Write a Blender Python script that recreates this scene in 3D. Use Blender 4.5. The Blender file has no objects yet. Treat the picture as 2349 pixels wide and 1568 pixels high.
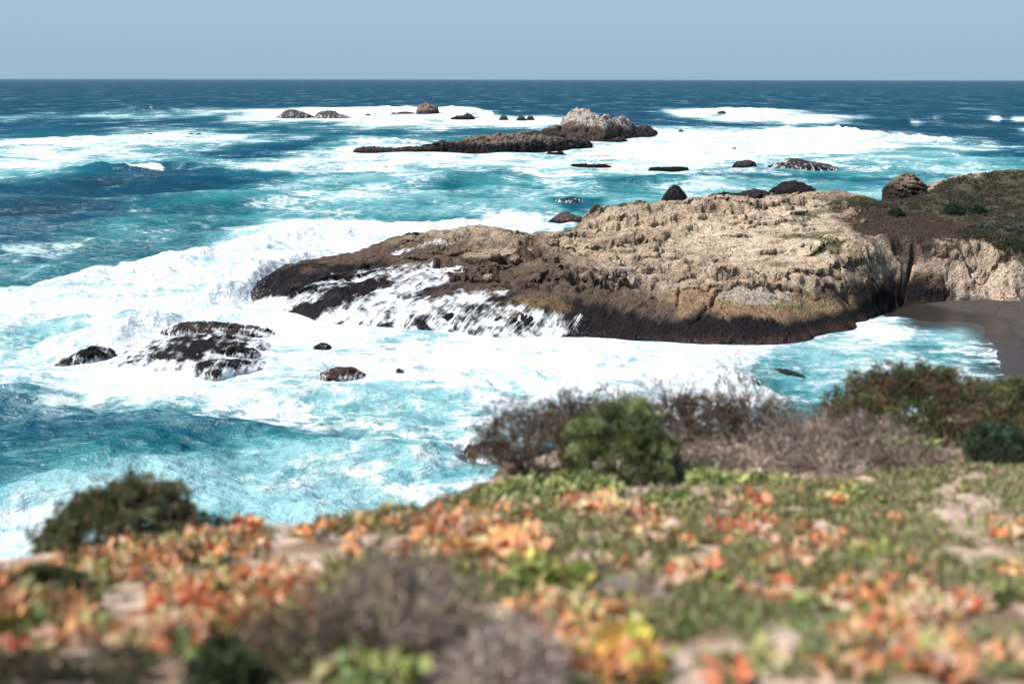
import bpy, math, random
import numpy as np
from math import radians, sin, cos, tan, pi
random.seed(7)
rng = np.random.default_rng(11)
S = bpy.context.scene
COL = S.collection

# ------------------------------------------------------------ camera, sky, sun, exposure
CAM_H = 20.0
FPX = 35.0/36.0*2349.0
PITCH = math.atan((784.0-182.0)/FPX)
cd = bpy.data.cameras.new('camera'); cam = bpy.data.objects.new('camera', cd); COL.objects.link(cam)
cd.lens = 35.0; cd.sensor_width = 36.0; cd.clip_start = 0.05; cd.clip_end = 90000
cam.location = (0, 0, CAM_H)
cam.rotation_mode = 'XYZ'
from mathutils import Matrix
cam.rotation_euler = (Matrix.Rotation(radians(90)-PITCH, 4, 'X') @ Matrix.Rotation(radians(0.1), 4, 'Z')).to_euler()
cd.dof.use_dof = True; cd.dof.focus_distance = 110.0; cd.dof.aperture_fstop = 0.82
S.camera = cam
S.view_settings.view_transform = 'Standard'; S.view_settings.look = 'None'
S.view_settings.exposure = 0.62; S.view_settings.gamma = 1.0

SUN_EL, SUN_AZ = 52.0, -103.0            # azimuth from +Y, negative = to the left
wd = bpy.data.worlds.new('World'); S.world = wd; wd.use_nodes = True
wn = wd.node_tree.nodes; wl = wd.node_tree.links
bg = wn['Background']; bg.inputs['Strength'].default_value = 0.10
sky = wn.new('ShaderNodeTexSky'); sky.sky_type = 'NISHITA'; sky.sun_disc = False
sky.sun_elevation = radians(SUN_EL); sky.sun_rotation = radians(SUN_AZ)
sky.air_density = 1.0; sky.dust_density = 0.6; sky.ozone_density = 2.5
tint = wn.new('ShaderNodeMix'); tint.data_type = 'RGBA'; tint.blend_type = 'MULTIPLY'
tint.inputs['Factor'].default_value = 1.0
tint.inputs['B'].default_value = (0.62, 0.72, 0.80, 1)
wl.new(sky.outputs['Color'], tint.inputs['A']); 
tc = wn.new('ShaderNodeTexCoord'); sx_ = wn.new('ShaderNodeSeparateXYZ'); wl.new(tc.outputs['Generated'], sx_.inputs[0])
cr_ = wn.new('ShaderNodeValToRGB'); wl.new(sx_.outputs['Z'], cr_.inputs[0]); ce = cr_.color_ramp.elements
ce[0].position = 0.0; ce[0].color = (.245, .372, .455, 1); ce[1].position = .16; ce[1].color = (.318, .468, .550, 1)
sc_ = wn.new('ShaderNodeVectorMath'); sc_.operation = 'SCALE'; sc_.inputs['Scale'].default_value = 1/.115; wl.new(cr_.outputs[0], sc_.inputs[0])
mr_ = wn.new('ShaderNodeMapRange'); mr_.inputs['From Min'].default_value = .12; mr_.inputs['From Max'].default_value = .5; wl.new(sx_.outputs['Z'], mr_.inputs['Value'])
hz = wn.new('ShaderNodeMix'); hz.data_type = 'RGBA'; wl.new(mr_.outputs[0], hz.inputs['Factor']); wl.new(sc_.outputs[0], hz.inputs['A']); wl.new(tint.outputs['Result'], hz.inputs['B'])
wl.new(hz.outputs['Result'], bg.inputs['Color'])
sl = bpy.data.lights.new('sun', 'SUN'); sl.energy = 4.6; sl.angle = radians(0.53); sl.color = (1.0, 0.955, 0.90)
so = bpy.data.objects.new('sun', sl); COL.objects.link(so)
from mathutils import Vector
sd = Vector((sin(radians(SUN_AZ))*cos(radians(SUN_EL)), cos(radians(SUN_AZ))*cos(radians(SUN_EL)), sin(radians(SUN_EL))))
so.rotation_euler = sd.to_track_quat('Z', 'Y').to_euler(); so.location = (-30, 10, 60)

# ------------------------------------------------------------ helpers
def tag(o, label=None, cat=None, group=None, kind=None):
    if label: o['label'] = label
    if cat: o['category'] = cat
    if group: o['group'] = group
    if kind: o['kind'] = kind
    return o

def empty(name, loc):
    o = bpy.data.objects.new(name, None); o.location = loc; o.empty_display_size = 0.2
    COL.objects.link(o); return o

def make_mesh(name, V, F, mat, parent=None, colr=None, attrs=None, smooth=True, loc=(0, 0, 0)):
    """V (n,3), F (m,k) all faces with k corners"""
    V = np.asarray(V, np.float32) - np.asarray(loc, np.float32); F = np.asarray(F, np.int32)
    me = bpy.data.meshes.new(name)
    k = F.shape[1]
    me.vertices.add(len(V)); me.vertices.foreach_set('co', V.ravel())
    me.loops.add(F.size); me.loops.foreach_set('vertex_index', F.ravel())
    me.polygons.add(len(F))
    me.polygons.foreach_set('loop_start', np.arange(0, F.size, k, dtype=np.int32))
    me.polygons.foreach_set('loop_total', np.full(len(F), k, np.int32))
    me.update(calc_edges=True)
    me.polygons.foreach_set('use_smooth', np.full(len(F), smooth, bool))
    if colr is not None:
        a = me.color_attributes.new('Col', 'FLOAT_COLOR', 'POINT')
        c = np.ones((len(V), 4), np.float32); c[:, :colr.shape[1]] = colr
        a.data.foreach_set('color', c.ravel())
    for nm, arr in (attrs or {}).items():
        a = me.attributes.new(nm, 'FLOAT', 'POINT'); a.data.foreach_set('value', np.asarray(arr, np.float32))
    me.materials.append(mat)
    o = bpy.data.objects.new(name, me); COL.objects.link(o)
    if parent is not None:
        o.parent = parent; o.location = np.asarray(loc, float) - np.asarray(parent.location, float)
    else: o.location = loc
    return o

def grid_faces(nr, nc):
    i = np.arange((nr-1)*(nc-1)); r = i//(nc-1); c = i % (nc-1); a = r*nc+c
    return np.stack([a, a+1, a+nc+1, a+nc], 1)

# -------- noise
_perm = rng.permutation(1024).astype(np.int64); _perm = np.concatenate([_perm, _perm])
_g2 = np.array([[cos(t), sin(t)] for t in np.linspace(0, 2*pi, 64, endpoint=False)], np.float32)
def h2(ix, iy, s=0): return _perm[(_perm[(ix+s*17) & 1023] + iy) & 1023]
def n2(x, y, s=0):
    x = np.asarray(x, np.float64); y = np.asarray(y, np.float64)
    ix = np.floor(x).astype(np.int64); iy = np.floor(y).astype(np.int64)
    fx = (x-ix); fy = (y-iy)
    def g(dx, dy):
        h = _g2[h2(ix+dx, iy+dy, s) & 63]; return h[..., 0]*(fx-dx)+h[..., 1]*(fy-dy)
    u = fx*fx*fx*(fx*(fx*6-15)+10); v = fy*fy*fy*(fy*(fy*6-15)+10)
    a = g(0, 0); b = g(1, 0); c = g(0, 1); d = g(1, 1)
    return ((a+(b-a)*u)*(1-v)+(c+(d-c)*u)*v)*1.5
def fbm(x, y, o=5, s=0, gain=.5, lac=2.03):
    t = 0; a = 1; n = 0
    for i in range(o):
        t = t+a*n2(x+i*13.7, y-i*7.3, s+i); n += a; a *= gain; x = x*lac; y = y*lac
    return t/n
def ridged(x, y, o=5, s=0, gain=.55, lac=2.1):
    t = 0; a = 1; n = 0
    for i in range(o):
        t = t+a*(1-2*np.abs(n2(x+i*3.7, y+i*9.1, s+i))); n += a; a *= gain; x = x*lac; y = y*lac
    return t/n
def worley(x, y, s=0):
    ix = np.floor(x).astype(np.int64); iy = np.floor(y).astype(np.int64)
    f1 = np.full(np.shape(x), 9.); f2 = np.full(np.shape(x), 9.); idv = np.zeros(np.shape(x))
    for dx in (-1, 0, 1):
        for dy in (-1, 0, 1):
            h = h2(ix+dx, iy+dy, s)
            px = ix+dx+(h % 97)/97.; py = iy+dy+((h*7+3) % 89)/89.
            d = np.hypot(x-px, y-py)
            m = d < f1
            f2 = np.where(m, f1, np.minimum(f2, d)); idv = np.where(m, (h % 61)/61., idv); f1 = np.where(m, d, f1)
    return f1, f2, idv
def ss(a, b, x):
    t = np.clip((x-a)/(b-a), 0, 1); return t*t*(3-2*t)

# -------- photo point (2349-wide) to world
def ray(px, py):
    x = (px-1174.5)/FPX; y = (784.0-py+(px-1174.5)*0.0017)/FPX
    return np.array([x, cos(PITCH)+y*sin(PITCH), -sin(PITCH)+y*cos(PITCH)])
def W(px, py, z=0.0):
    d = ray(px, py); t = (z-CAM_H)/d[2]; return np.array([d[0]*t, d[1]*t, z])
def D(px, py, Y):
    d = ray(px, py); t = Y/d[1]; return np.array([d[0]*t, Y, CAM_H+d[2]*t])

def sdist(X, Y, poly):
    """signed distance, positive inside"""
    P = np.asarray(poly); d2 = np.full(X.shape, 1e18); ins = np.zeros(X.shape, bool)
    for i in range(len(P)):
        ax, ay = P[i]; bx, by = P[(i+1) % len(P)]
        ex, ey = bx-ax, by-ay; L = ex*ex+ey*ey+1e-12
        t = np.clip(((X-ax)*ex+(Y-ay)*ey)/L, 0, 1)
        d2 = np.minimum(d2, (X-ax-t*ex)**2+(Y-ay-t*ey)**2)
        if ay != by:
            c = ((Y < ay) != (Y < by)) & (X < ex*(Y-ay)/(by-ay)+ax); ins ^= c
    d = np.sqrt(d2); return np.where(ins, d, -d)
def ldist(X, Y, line):
    """distance to polyline and arc parameter 0..1"""
    P = np.asarray(line); d2 = np.full(X.shape, 1e18); par = np.zeros(X.shape); side = np.zeros(X.shape); n = len(P)-1
    for i in range(n):
        ax, ay = P[i]; bx, by = P[i+1]; ex, ey = bx-ax, by-ay; L = ex*ex+ey*ey+1e-12
        t = np.clip(((X-ax)*ex+(Y-ay)*ey)/L, 0, 1); q = (X-ax-t*ex)**2+(Y-ay-t*ey)**2
        m = q < d2; d2 = np.where(m, q, d2); par = np.where(m, (i+t)/n, par)
        side = np.where(m, np.sign(ex*(Y-ay)-ey*(X-ax)), side)
    return np.sqrt(d2), par, side
def tps(pts, X, Y, lam=1e-3):
    P = np.asarray(pts, float); n = len(P); sc = 30.0
    def U(r2): return np.where(r2 > 0, .5*r2*np.log(r2+1e-20), 0)
    A = np.zeros((n+3, n+3)); px, py = P[:, 0]/sc, P[:, 1]/sc
    A[:n, :n] = U((px[:, None]-px)**2+(py[:, None]-py)**2)+lam*np.eye(n)
    A[:n, n] = 1; A[:n, n+1] = px; A[:n, n+2] = py; A[n:, :n] = A[:n, n:].T
    w = np.linalg.solve(A, np.concatenate([P[:, 2], [0, 0, 0]]))
    xs = X.ravel()/sc; ys = Y.ravel()/sc; out = np.full(xs.shape, w[n])+w[n+1]*xs+w[n+2]*ys
    for i in range(n): out += w[i]*U((xs-px[i])**2+(ys-py[i])**2)
    return out.reshape(X.shape)

class Field:
    def __init__(s, xs, ys, Z): s.xs, s.ys, s.Z = xs, ys, Z
    def at(s, x, y):
        fx = np.interp(x, s.xs, np.arange(len(s.xs))); fy = np.interp(y, s.ys, np.arange(len(s.ys)))
        ix = np.clip(np.floor(fx).astype(int), 0, len(s.xs)-2); iy = np.clip(np.floor(fy).astype(int), 0, len(s.ys)-2)
        u = fx-ix; v = fy-iy; Z = s.Z
        return (Z[iy, ix]*(1-u)+Z[iy, ix+1]*u)*(1-v)+(Z[iy+1, ix]*(1-u)+Z[iy+1, ix+1]*u)*v
    def hit(s, px, py, y0=None, y1=None):
        Ys = np.linspace(y0 or s.ys[0], y1 or s.ys[-1], 3000); d = ray(px, py)
        X = d[0]/d[1]*Ys; Zr = CAM_H+d[2]/d[1]*Ys
        b = np.nonzero(Zr < s.at(X, Ys))[0]
        i = b[0] if len(b) else -1
        return np.array([X[i], Ys[i], s.at(X[i:i+1] if i >= 0 else X[-1:], Ys[i:i+1] if i >= 0 else Ys[-1:])[0]])

# -------- material helpers
def newmat(name):
    m = bpy.data.materials.new(name); m.use_nodes = True
    nt = m.node_tree; b = nt.nodes['Principled BSDF']; return m, nt, b
def N(nt, t, **kw):
    n = nt.nodes.new(t)
    for k, v in kw.items():
        if k.startswith('i_'): n.inputs[k[2:].replace('_', ' ')].default_value = v
        else: setattr(n, k, v)
    return n
def L(nt, a, b): nt.links.new(a, b)
def math_(nt, op, a, b=None, clamp=False):
    n = nt.nodes.new('ShaderNodeMath'); n.operation = op; n.use_clamp = clamp
    for i, v in enumerate((a, b)):
        if v is None: continue
        if isinstance(v, (int, float)): n.inputs[i].default_value = v
        else: nt.links.new(v, n.inputs[i])
    return n.outputs[0]
def mixc(nt, mode, fac, a, b):
    n = nt.nodes.new('ShaderNodeMix'); n.data_type = 'RGBA'; n.blend_type = mode
    for k, v in (('Factor', fac), ('A', a), ('B', b)):
        if isinstance(v, (int, float)): n.inputs[k].default_value = v
        elif isinstance(v, tuple): n.inputs[k].default_value = v
        else: nt.links.new(v, n.inputs[k])
    return n.outputs['Result']
def ramp(nt, x, p):
    n = nt.nodes.new('ShaderNodeMapRange'); n.interpolation_type = 'SMOOTHSTEP'
    n.inputs['From Min'].default_value = p[0]; n.inputs['From Max'].default_value = p[1]
    n.inputs['To Min'].default_value = p[2] if len(p) > 2 else 0; n.inputs['To Max'].default_value = p[3] if len(p) > 3 else 1
    nt.links.new(x, n.inputs['Value']); return n.outputs['Result']
def pos(nt, scale=(1, 1, 1), warp=0, wscale=1):
    g = nt.nodes.new('ShaderNodeNewGeometry'); v = nt.nodes.new('ShaderNodeVectorMath'); v.operation = 'MULTIPLY'
    v.inputs[1].default_value = scale; nt.links.new(g.outputs['Position'], v.inputs[0]); o = v.outputs[0]
    if warp:
        nz = N(nt, 'ShaderNodeTexNoise'); nz.inputs['Scale'].default_value = wscale; nz.inputs['Detail'].default_value = 4
        nt.links.new(o, nz.inputs['Vector'])
        s = nt.nodes.new('ShaderNodeVectorMath'); s.operation = 'SUBTRACT'; s.inputs[1].default_value = (.5, .5, .5)
        nt.links.new(nz.outputs['Color'], s.inputs[0])
        m = nt.nodes.new('ShaderNodeVectorMath'); m.operation = 'MULTIPLY_ADD'; m.inputs[1].default_value = (warp,)*3
        nt.links.new(s.outputs[0], m.inputs[0]); nt.links.new(o, m.inputs[2]); o = m.outputs[0]
    return o
def noise(nt, vec, scale, detail=6, rough=.55):
    n = N(nt, 'ShaderNodeTexNoise'); n.inputs['Scale'].default_value = scale; n.inputs['Detail'].default_value = detail
    n.inputs['Roughness'].default_value = rough; nt.links.new(vec, n.inputs['Vector']); return n.outputs['Fac']
def voro(nt, vec, scale, feature='F1', out='Distance'):
    n = N(nt, 'ShaderNodeTexVoronoi'); n.feature = feature; n.inputs['Scale'].default_value = scale
    nt.links.new(vec, n.inputs['Vector']); return n.outputs[out]

def rock_material(name, grain=1.0, bump=1.0):
    m, nt, b = newmat(name)
    at = N(nt, 'ShaderNodeAttribute', attribute_name='Col')
    p = pos(nt, (1, 1, 1), .25, 1.5)
    f1 = noise(nt, p, 1.3*grain, 8, .62); f2 = noise(nt, p, 7*grain, 5, .65); v = voro(nt, p, 5*grain); v2 = voro(nt, p, 13*grain)
    k = math_(nt, 'MULTIPLY', ramp(nt, f1, (.3, .7, .74, 1.2)), ramp(nt, f2, (.3, .7, .62, 1.32)))
    vc = voro(nt, p, 9*grain, 'F1', 'Color')
    sx = N(nt, 'ShaderNodeSeparateColor'); L(nt, vc, sx.inputs[0])
    k = math_(nt, 'MULTIPLY', k, ramp(nt, sx.outputs[0], (0, 1, .80, 1.16)))
    kc = N(nt, 'ShaderNodeCombineColor')
    for i in range(3): L(nt, k, kc.inputs[i])
    c = mixc(nt, 'MULTIPLY', 1.0, at.outputs['Color'], kc.outputs[0])
    L(nt, c, b.inputs['Base Color'])
    w = N(nt, 'ShaderNodeAttribute', attribute_name='wet')
    L(nt, ramp(nt, w.outputs['Fac'], (0, 1, .95, .62)), b.inputs['Roughness'])
    L(nt, ramp(nt, w.outputs['Fac'], (0, 1, .2, .12)), b.inputs['Specular IOR Level'])
    hgt = math_(nt, 'ADD', math_(nt, 'MULTIPLY', f2, .7), math_(nt, 'ADD', math_(nt, 'MULTIPLY', v, .5), math_(nt, 'MULTIPLY', v2, .3)))
    hgt = math_(nt, 'ADD', hgt, math_(nt, 'MULTIPLY', f1, 1.2))
    v3 = voro(nt, pos(nt, (1, 1, 1.4), .6, 1.0), 1.7*grain)
    hgt = math_(nt, 'ADD', hgt, math_(nt, 'MULTIPLY', ramp(nt, v3, (.12, .34)), .9))
    bp = N(nt, 'ShaderNodeBump'); bp.inputs['Strength'].default_value = 1.0; bp.inputs['Distance'].default_value = .20*bump/grain
    L(nt, hgt, bp.inputs['Height']); L(nt, bp.outputs[0], b.inputs['Normal'])
    return m
M_ROCK = rock_material('conglomerate_rock')
M_FAR = rock_material('reef_rock_surface', .35, 1.0)

def soil_material():
    m, nt, b = newmat('cliff_soil')
    at = N(nt, 'ShaderNodeAttribute', attribute_name='Col'); p = pos(nt)
    f1 = noise(nt, p, 6, 8, .65); f2 = noise(nt, p, 40, 4, .6)
    k = math_(nt, 'MULTIPLY', ramp(nt, f1, (.3, .7, .6, 1.35)), ramp(nt, f2, (.3, .7, .7, 1.25)))
    kc = N(nt, 'ShaderNodeCombineColor')
    for i in range(3): L(nt, k, kc.inputs[i])
    L(nt, mixc(nt, 'MULTIPLY', 1.0, at.outputs['Color'], kc.outputs[0]), b.inputs['Base Color'])
    b.inputs['Roughness'].default_value = .95; b.inputs['Specular IOR Level'].default_value = .15
    bp = N(nt, 'ShaderNodeBump'); bp.inputs['Distance'].default_value = .05
    L(nt, math_(nt, 'ADD', f1, math_(nt, 'MULTIPLY', f2, .3)), bp.inputs['Height']); L(nt, bp.outputs[0], b.inputs['Normal'])
    return m
M_SOIL = soil_material()

def leaf_material(name, rough=.6, trans=.3, spec=.3):
    m, nt, b = newmat(name)
    at = N(nt, 'ShaderNodeAttribute', attribute_name='Col')
    L(nt, at.outputs['Color'], b.inputs['Base Color']); b.inputs['Roughness'].default_value = rough
    b.inputs['Specular IOR Level'].default_value = spec
    if trans:
        t = N(nt, 'ShaderNodeBsdfTranslucent'); L(nt, at.outputs['Color'], t.inputs['Color'])
        mx = N(nt, 'ShaderNodeMixShader'); mx.inputs[0].default_value = trans
        L(nt, b.outputs[0], mx.inputs[1]); L(nt, t.outputs[0], mx.inputs[2])
        L(nt, mx.outputs[0], nt.nodes['Material Output'].inputs['Surface'])
    return m
M_LEAF = leaf_material('leaf'); M_TWIG = leaf_material('twig', .9, 0, .1)

def foam_nodes(nt, dens):
    """foam coverage from a density value, broken up by world-space patterns"""
    p = pos(nt, (.75, 1.0, 1.0), 2.2, .35)
    a = noise(nt, p, .10, 9, .62)
    p2 = pos(nt, (.7, 1.0, 1.0), 1.1, .9)
    bb = noise(nt, p2, .8, 8, .66)
    e1 = voro(nt, p, .28, 'DISTANCE_TO_EDGE'); e2 = voro(nt, p2, .95, 'DISTANCE_TO_EDGE')
    l1 = ramp(nt, e1, (0, .16, 1, 0)); l2 = ramp(nt, e2, (0, .22, 1, 0))
    lace = math_(nt, 'MAXIMUM', l1, math_(nt, 'MULTIPLY', l2, .8))
    v = math_(nt, 'ADD', dens, math_(nt, 'MULTIPLY', math_(nt, 'SUBTRACT', a, .5), 1.5))
    v = math_(nt, 'ADD', v, math_(nt, 'MULTIPLY', math_(nt, 'SUBTRACT', bb, .5), .95))
    v = math_(nt, 'ADD', v, math_(nt, 'MULTIPLY', lace, .17))
    v = math_(nt, 'ADD', v, math_(nt, 'MULTIPLY', math_(nt, 'SUBTRACT', noise(nt, pos(nt, (1, .4, 1)), .035, 6, .6), .5), 1.5))
    hard = ramp(nt, v, (.46, .78)); soft = ramp(nt, v, (.2, .8))
    return hard, soft, bb, a, v
def water_material():
    m, nt, b = newmat('sea_surface')
    fo = N(nt, 'ShaderNodeAttribute', attribute_name='foam'); te = N(nt, 'ShaderNodeAttribute', attribute_name='teal')
    hard, soft, bb, a, v_ = foam_nodes(nt, fo.outputs['Fac'])
    p = pos(nt)
    big = noise(nt, p, .06, 4)
    tv = math_(nt, 'ADD', te.outputs['Fac'], math_(nt, 'MULTIPLY', math_(nt, 'SUBTRACT', big, .5), .5))
    tv = math_(nt, 'ADD', tv, math_(nt, 'MULTIPLY', math_(nt, 'SUBTRACT', bb, .5), .35))
    cr = N(nt, 'ShaderNodeValToRGB'); L(nt, tv, cr.inputs[0]); e = cr.color_ramp.elements
    e[0].position = 0; e[0].color = (.002, .036, .062, 1)
    e[1].position = 1.0; e[1].color = (.28, .50, .52, 1)
    for q, c in ((.25, (.003, .055, .105, 1)), (.5, (.006, .100, .132, 1)), (.75, (.042, .215, .235, 1))):
        x = e.new(q); x.color = c
    col = mixc(nt, 'MIX', math_(nt, 'MULTIPLY', soft, .5), cr.outputs[0], (.29, .51, .54, 1))
    fq = math_(nt, 'ADD', math_(nt, 'MULTIPLY', bb, 1.0), math_(nt, 'ADD', math_(nt, 'MULTIPLY', a, 1.0), math_(nt, 'MULTIPLY', fo.outputs['Fac'], .5)))
    fcol = mixc(nt, 'MIX', ramp(nt, fq, (1.12, 1.52)), (.40, .55, .58, 1), (.80, .81, .82, 1))
    col = mixc(nt, 'MIX', hard, col, fcol)
    w1 = noise(nt, pos(nt, (.6, 1, 1), .6, .5), .9, 6, .6); w2 = noise(nt, pos(nt, (.7, 1, 1)), 4.5, 3, .6); w3 = noise(nt, pos(nt, (.5, 1, 1)), .12, 4, .55)
    hh = math_(nt, 'ADD', math_(nt, 'MULTIPLY', w1, .9), math_(nt, 'MULTIPLY', w2, .10))
    hh = math_(nt, 'ADD', hh, math_(nt, 'MULTIPLY', w3, 2.6))
    hh = math_(nt, 'ADD', hh, math_(nt, 'MULTIPLY', hard, .12))
    bp = N(nt, 'ShaderNodeBump'); bp.inputs['Strength'].default_value = .9; bp.inputs['Distance'].default_value = .9
    L(nt, hh, bp.inputs['Height'])
    nt.nodes.remove(b)
    df = N(nt, 'ShaderNodeBsdfDiffuse'); L(nt, col, df.inputs['Color']); L(nt, bp.outputs[0], df.inputs['Normal'])
    gl = N(nt, 'ShaderNodeBsdfGlossy'); gl.inputs['Roughness'].default_value = .12; L(nt, bp.outputs[0], gl.inputs['Normal'])
    fr = N(nt, 'ShaderNodeFresnel'); fr.inputs['IOR'].default_value = 1.33; L(nt, bp.outputs[0], fr.inputs['Normal'])
    k = math_(nt, 'MULTIPLY', math_(nt, 'MINIMUM', math_(nt, 'MULTIPLY', fr.outputs[0], .8), .075), ramp(nt, hard, (0, .7, 1, 0)))
    mx = N(nt, 'ShaderNodeMixShader'); L(nt, k, mx.inputs[0]); L(nt, df.outputs[0], mx.inputs[1]); L(nt, gl.outputs[0], mx.inputs[2])
    fi = N(nt, 'ShaderNodeAttribute', attribute_name='film'); tp = N(nt, 'ShaderNodeBsdfTransparent'); m3 = N(nt, 'ShaderNodeMixShader')
    L(nt, math_(nt, 'MULTIPLY', fi.outputs['Fac'], ramp(nt, v_, (.50, .72, .92, 0))), m3.inputs[0]); L(nt, mx.outputs[0], m3.inputs[1]); L(nt, tp.outputs[0], m3.inputs[2])
    L(nt, m3.outputs[0], nt.nodes['Material Output'].inputs['Surface'])
    return m
M_SEA = water_material()
def plain_foam():
    m, nt, b = newmat('white_foam'); nt.nodes.remove(b)
    cv = N(nt, 'ShaderNodeCombineXYZ'); cv.inputs[0].default_value = -.35; cv.inputs[2].default_value = .93
    d = N(nt, 'ShaderNodeBsdfDiffuse'); d.inputs['Color'].default_value = (.8, .81, .82, 1); L(nt, cv.outputs[0], d.inputs['Normal'])
    t = N(nt, 'ShaderNodeBsdfTranslucent'); t.inputs['Color'].default_value = (.9, .9, .9, 1)
    tr = N(nt, 'ShaderNodeBsdfTransparent')
    mx = N(nt, 'ShaderNodeMixShader'); mx.inputs[0].default_value = .3; L(nt, d.outputs[0], mx.inputs[1]); L(nt, t.outputs[0], mx.inputs[2])
    m2 = N(nt, 'ShaderNodeMixShader'); m2.inputs[0].default_value = .55; L(nt, mx.outputs[0], m2.inputs[1]); L(nt, tr.outputs[0], m2.inputs[2])
    L(nt, m2.outputs[0], nt.nodes['Material Output'].inputs['Surface']); return m
M_FOAM = plain_foam()

def cascade_material():
    m, nt, b = newmat('running_white_water'); b.inputs['Base Color'].default_value = (.86, .88, .9, 1); b.inputs['Roughness'].default_value = .5
    fo = N(nt, 'ShaderNodeAttribute', attribute_name='flow'); at = N(nt, 'ShaderNodeAttribute', attribute_name='uvw')
    cv = N(nt, 'ShaderNodeCombineXYZ')
    u = N(nt, 'ShaderNodeAttribute', attribute_name='across'); v = N(nt, 'ShaderNodeAttribute', attribute_name='along')
    L(nt, u.outputs['Fac'], cv.inputs[0]); L(nt, v.outputs['Fac'], cv.inputs[1])
    n1 = noise(nt, cv.outputs[0], 1.7, 4, .52); n4 = noise(nt, pos(nt), .9, 5, .6)
    x = math_(nt, 'ADD', fo.outputs['Fac'], math_(nt, 'MULTIPLY', math_(nt, 'SUBTRACT', n1, .5), 1.5))
    x = math_(nt, 'ADD', x, math_(nt, 'MULTIPLY', math_(nt, 'SUBTRACT', n4, .5), 2.3))
    a = math_(nt, 'MULTIPLY', ramp(nt, x, (.12, .92)), .95); L(nt, a, b.inputs['Alpha'])
    bp = N(nt, 'ShaderNodeBump'); bp.inputs['Distance'].default_value = .02; L(nt, n1, bp.inputs['Height']); L(nt, bp.outputs[0], b.inputs['Normal'])
    return m
M_CASC = cascade_material()
hm_ = bpy.data.materials.new('sea_air'); hm_.use_nodes = True; hn = hm_.node_tree; hn.nodes.remove(hn.nodes['Principled BSDF'])
pv = hn.nodes.new('ShaderNodeVolumePrincipled'); pv.inputs['Color'].default_value = (.50, .70, .84, 1); pv.inputs['Density'].default_value = .00002; pv.inputs['Anisotropy'].default_value = .2
hn.links.new(pv.outputs[0], hn.nodes['Material Output'].inputs['Volume'])
hv = [(x, y, z) for z in (-6, 26) for x, y in ((-70000, -300), (70000, -300), (70000, 70000), (-70000, 70000))]
hz_o = make_mesh('haze', hv, [(0, 3, 2, 1), (4, 5, 6, 7), (0, 1, 5, 4), (1, 2, 6, 5), (2, 3, 7, 6), (3, 0, 4, 7)], hm_, smooth=False)
tag(hz_o, 'thin sea haze softening the horizon', 'haze', kind='stuff')
# ------------------------------------------------------------ sea
print('sea')
def P0(l): return [tuple(W(a, b)[:2]) for a, b in l]
nr, nc = 760, 1000
q = np.linspace(0, 1, nr)
r0, r1 = 24.0, 60000.0
inv = (1/r0)*(1-q)**1.0 + (1/3000.)*q
rr = 1/((1/r0)*(1-q[:-40]) + (1/4000.)*q[:-40]); rr = np.concatenate([rr, np.geomspace(rr[-1]*1.15, r1, 40)])
th = np.linspace(-1, 1, nc); th = radians(46)*(th*.8+.2*th**3)
R, T = np.meshgrid(rr, th, indexing='ij')
X = R*np.sin(T); Y = R*np.cos(T)
wx = X+.03*Y*fbm(X/(.06*Y+6), Y/(.25*Y+10), 4, 3); wy = Y+.10*Y*fbm(X/(.12*Y+6), Y/(.5*Y+10), 4, 9)*np.clip(Y/100, .4, 1.6)
foam = np.full(X.shape, .08); teal = np.full(X.shape, .12)
def paint(f, t, fe, pts):
    global foam, teal
    pl = P0(pts); a = np.array(pl)
    mg = fe*3+a[:, 1].max()*.12
    mk = (wx > a[:, 0].min()-mg) & (wx < a[:, 0].max()+mg) & (wy > a[:, 1].min()-mg) & (wy < a[:, 1].max()+mg)
    if not mk.any(): return
    if a[:, 1].mean() > 180: fe = fe*2.2
    elif a[:, 1].mean() < 110: fe = fe*1.3
    if f is not None and f > .7: f = (.66+.11*(f > 1)) if a[:, 1].mean() < 180 else (.59+.13*(f > 1))
    d = sdist(wx[mk], wy[mk], pl); s = ss(-fe, fe, d)
    if f is not None: foam[mk] += (f-foam[mk])*s
    if t is not None: teal[mk] += (t-teal[mk])*s
paint(.20, .42, 18, [(-400,272),(600,268),(1250,280),(1700,296),(2349,300),(2800,310),(2800,1400),(-400,1400)])
paint(.06, .06, 25, [(1880,270),(2349,262),(2900,262),(2900,420),(2349,400),(2240,350),(2230,325),(2000,300)])
paint(.10, .2, 15, [(-200,275),(300,272),(560,282),(520,298),(-200,302)])
paint(.45, .7, 10, [(-200,268),(0,263),(240,262),(520,262),(470,270),(0,272)])
paint(.75, .6, 6, [(190,263),(460,256),(560,250),(620,254),(520,266),(350,265)])
paint(1.1, .7, 6, [(470,276),(560,258),(620,251),(950,246),(1010,244),(1100,262),(1290,268),(1300,288),(1000,297),(700,287),(560,282)])
paint(.22, .42, 8, [(560,290),(700,290),(1000,299),(1240,294),(1230,312),(1000,316),(780,330),(620,315)])
paint(.92, .7, 8, [(-200,335),(0,325),(200,312),(420,303),(560,308),(630,320),(560,333),(450,352),(280,372),(100,375),(-200,390)])
paint(.48, .85, 8, [(-200,375),(100,370),(300,366),(440,362),(300,385),(100,408),(-200,440)])
paint(.12, .22, 6, [(460,357),(560,337),(700,328),(800,332),(700,346),(560,365)])
paint(.95, .8, 7, [(400,392),(480,372),(600,366),(760,340),(800,318),(1000,318),(1200,350),(1700,360),(1960,390),(1700,400),(1400,412),(1150,398),(900,410),(700,408),(560,402)])
paint(1.1, .8, 6, [(1480,298),(1700,296),(1900,300),(2050,312),(2220,324),(2180,338),(2000,342),(1900,352),(1960,372),(1960,392),(1700,380),(1300,370),(1200,340),(1350,318)])
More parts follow.
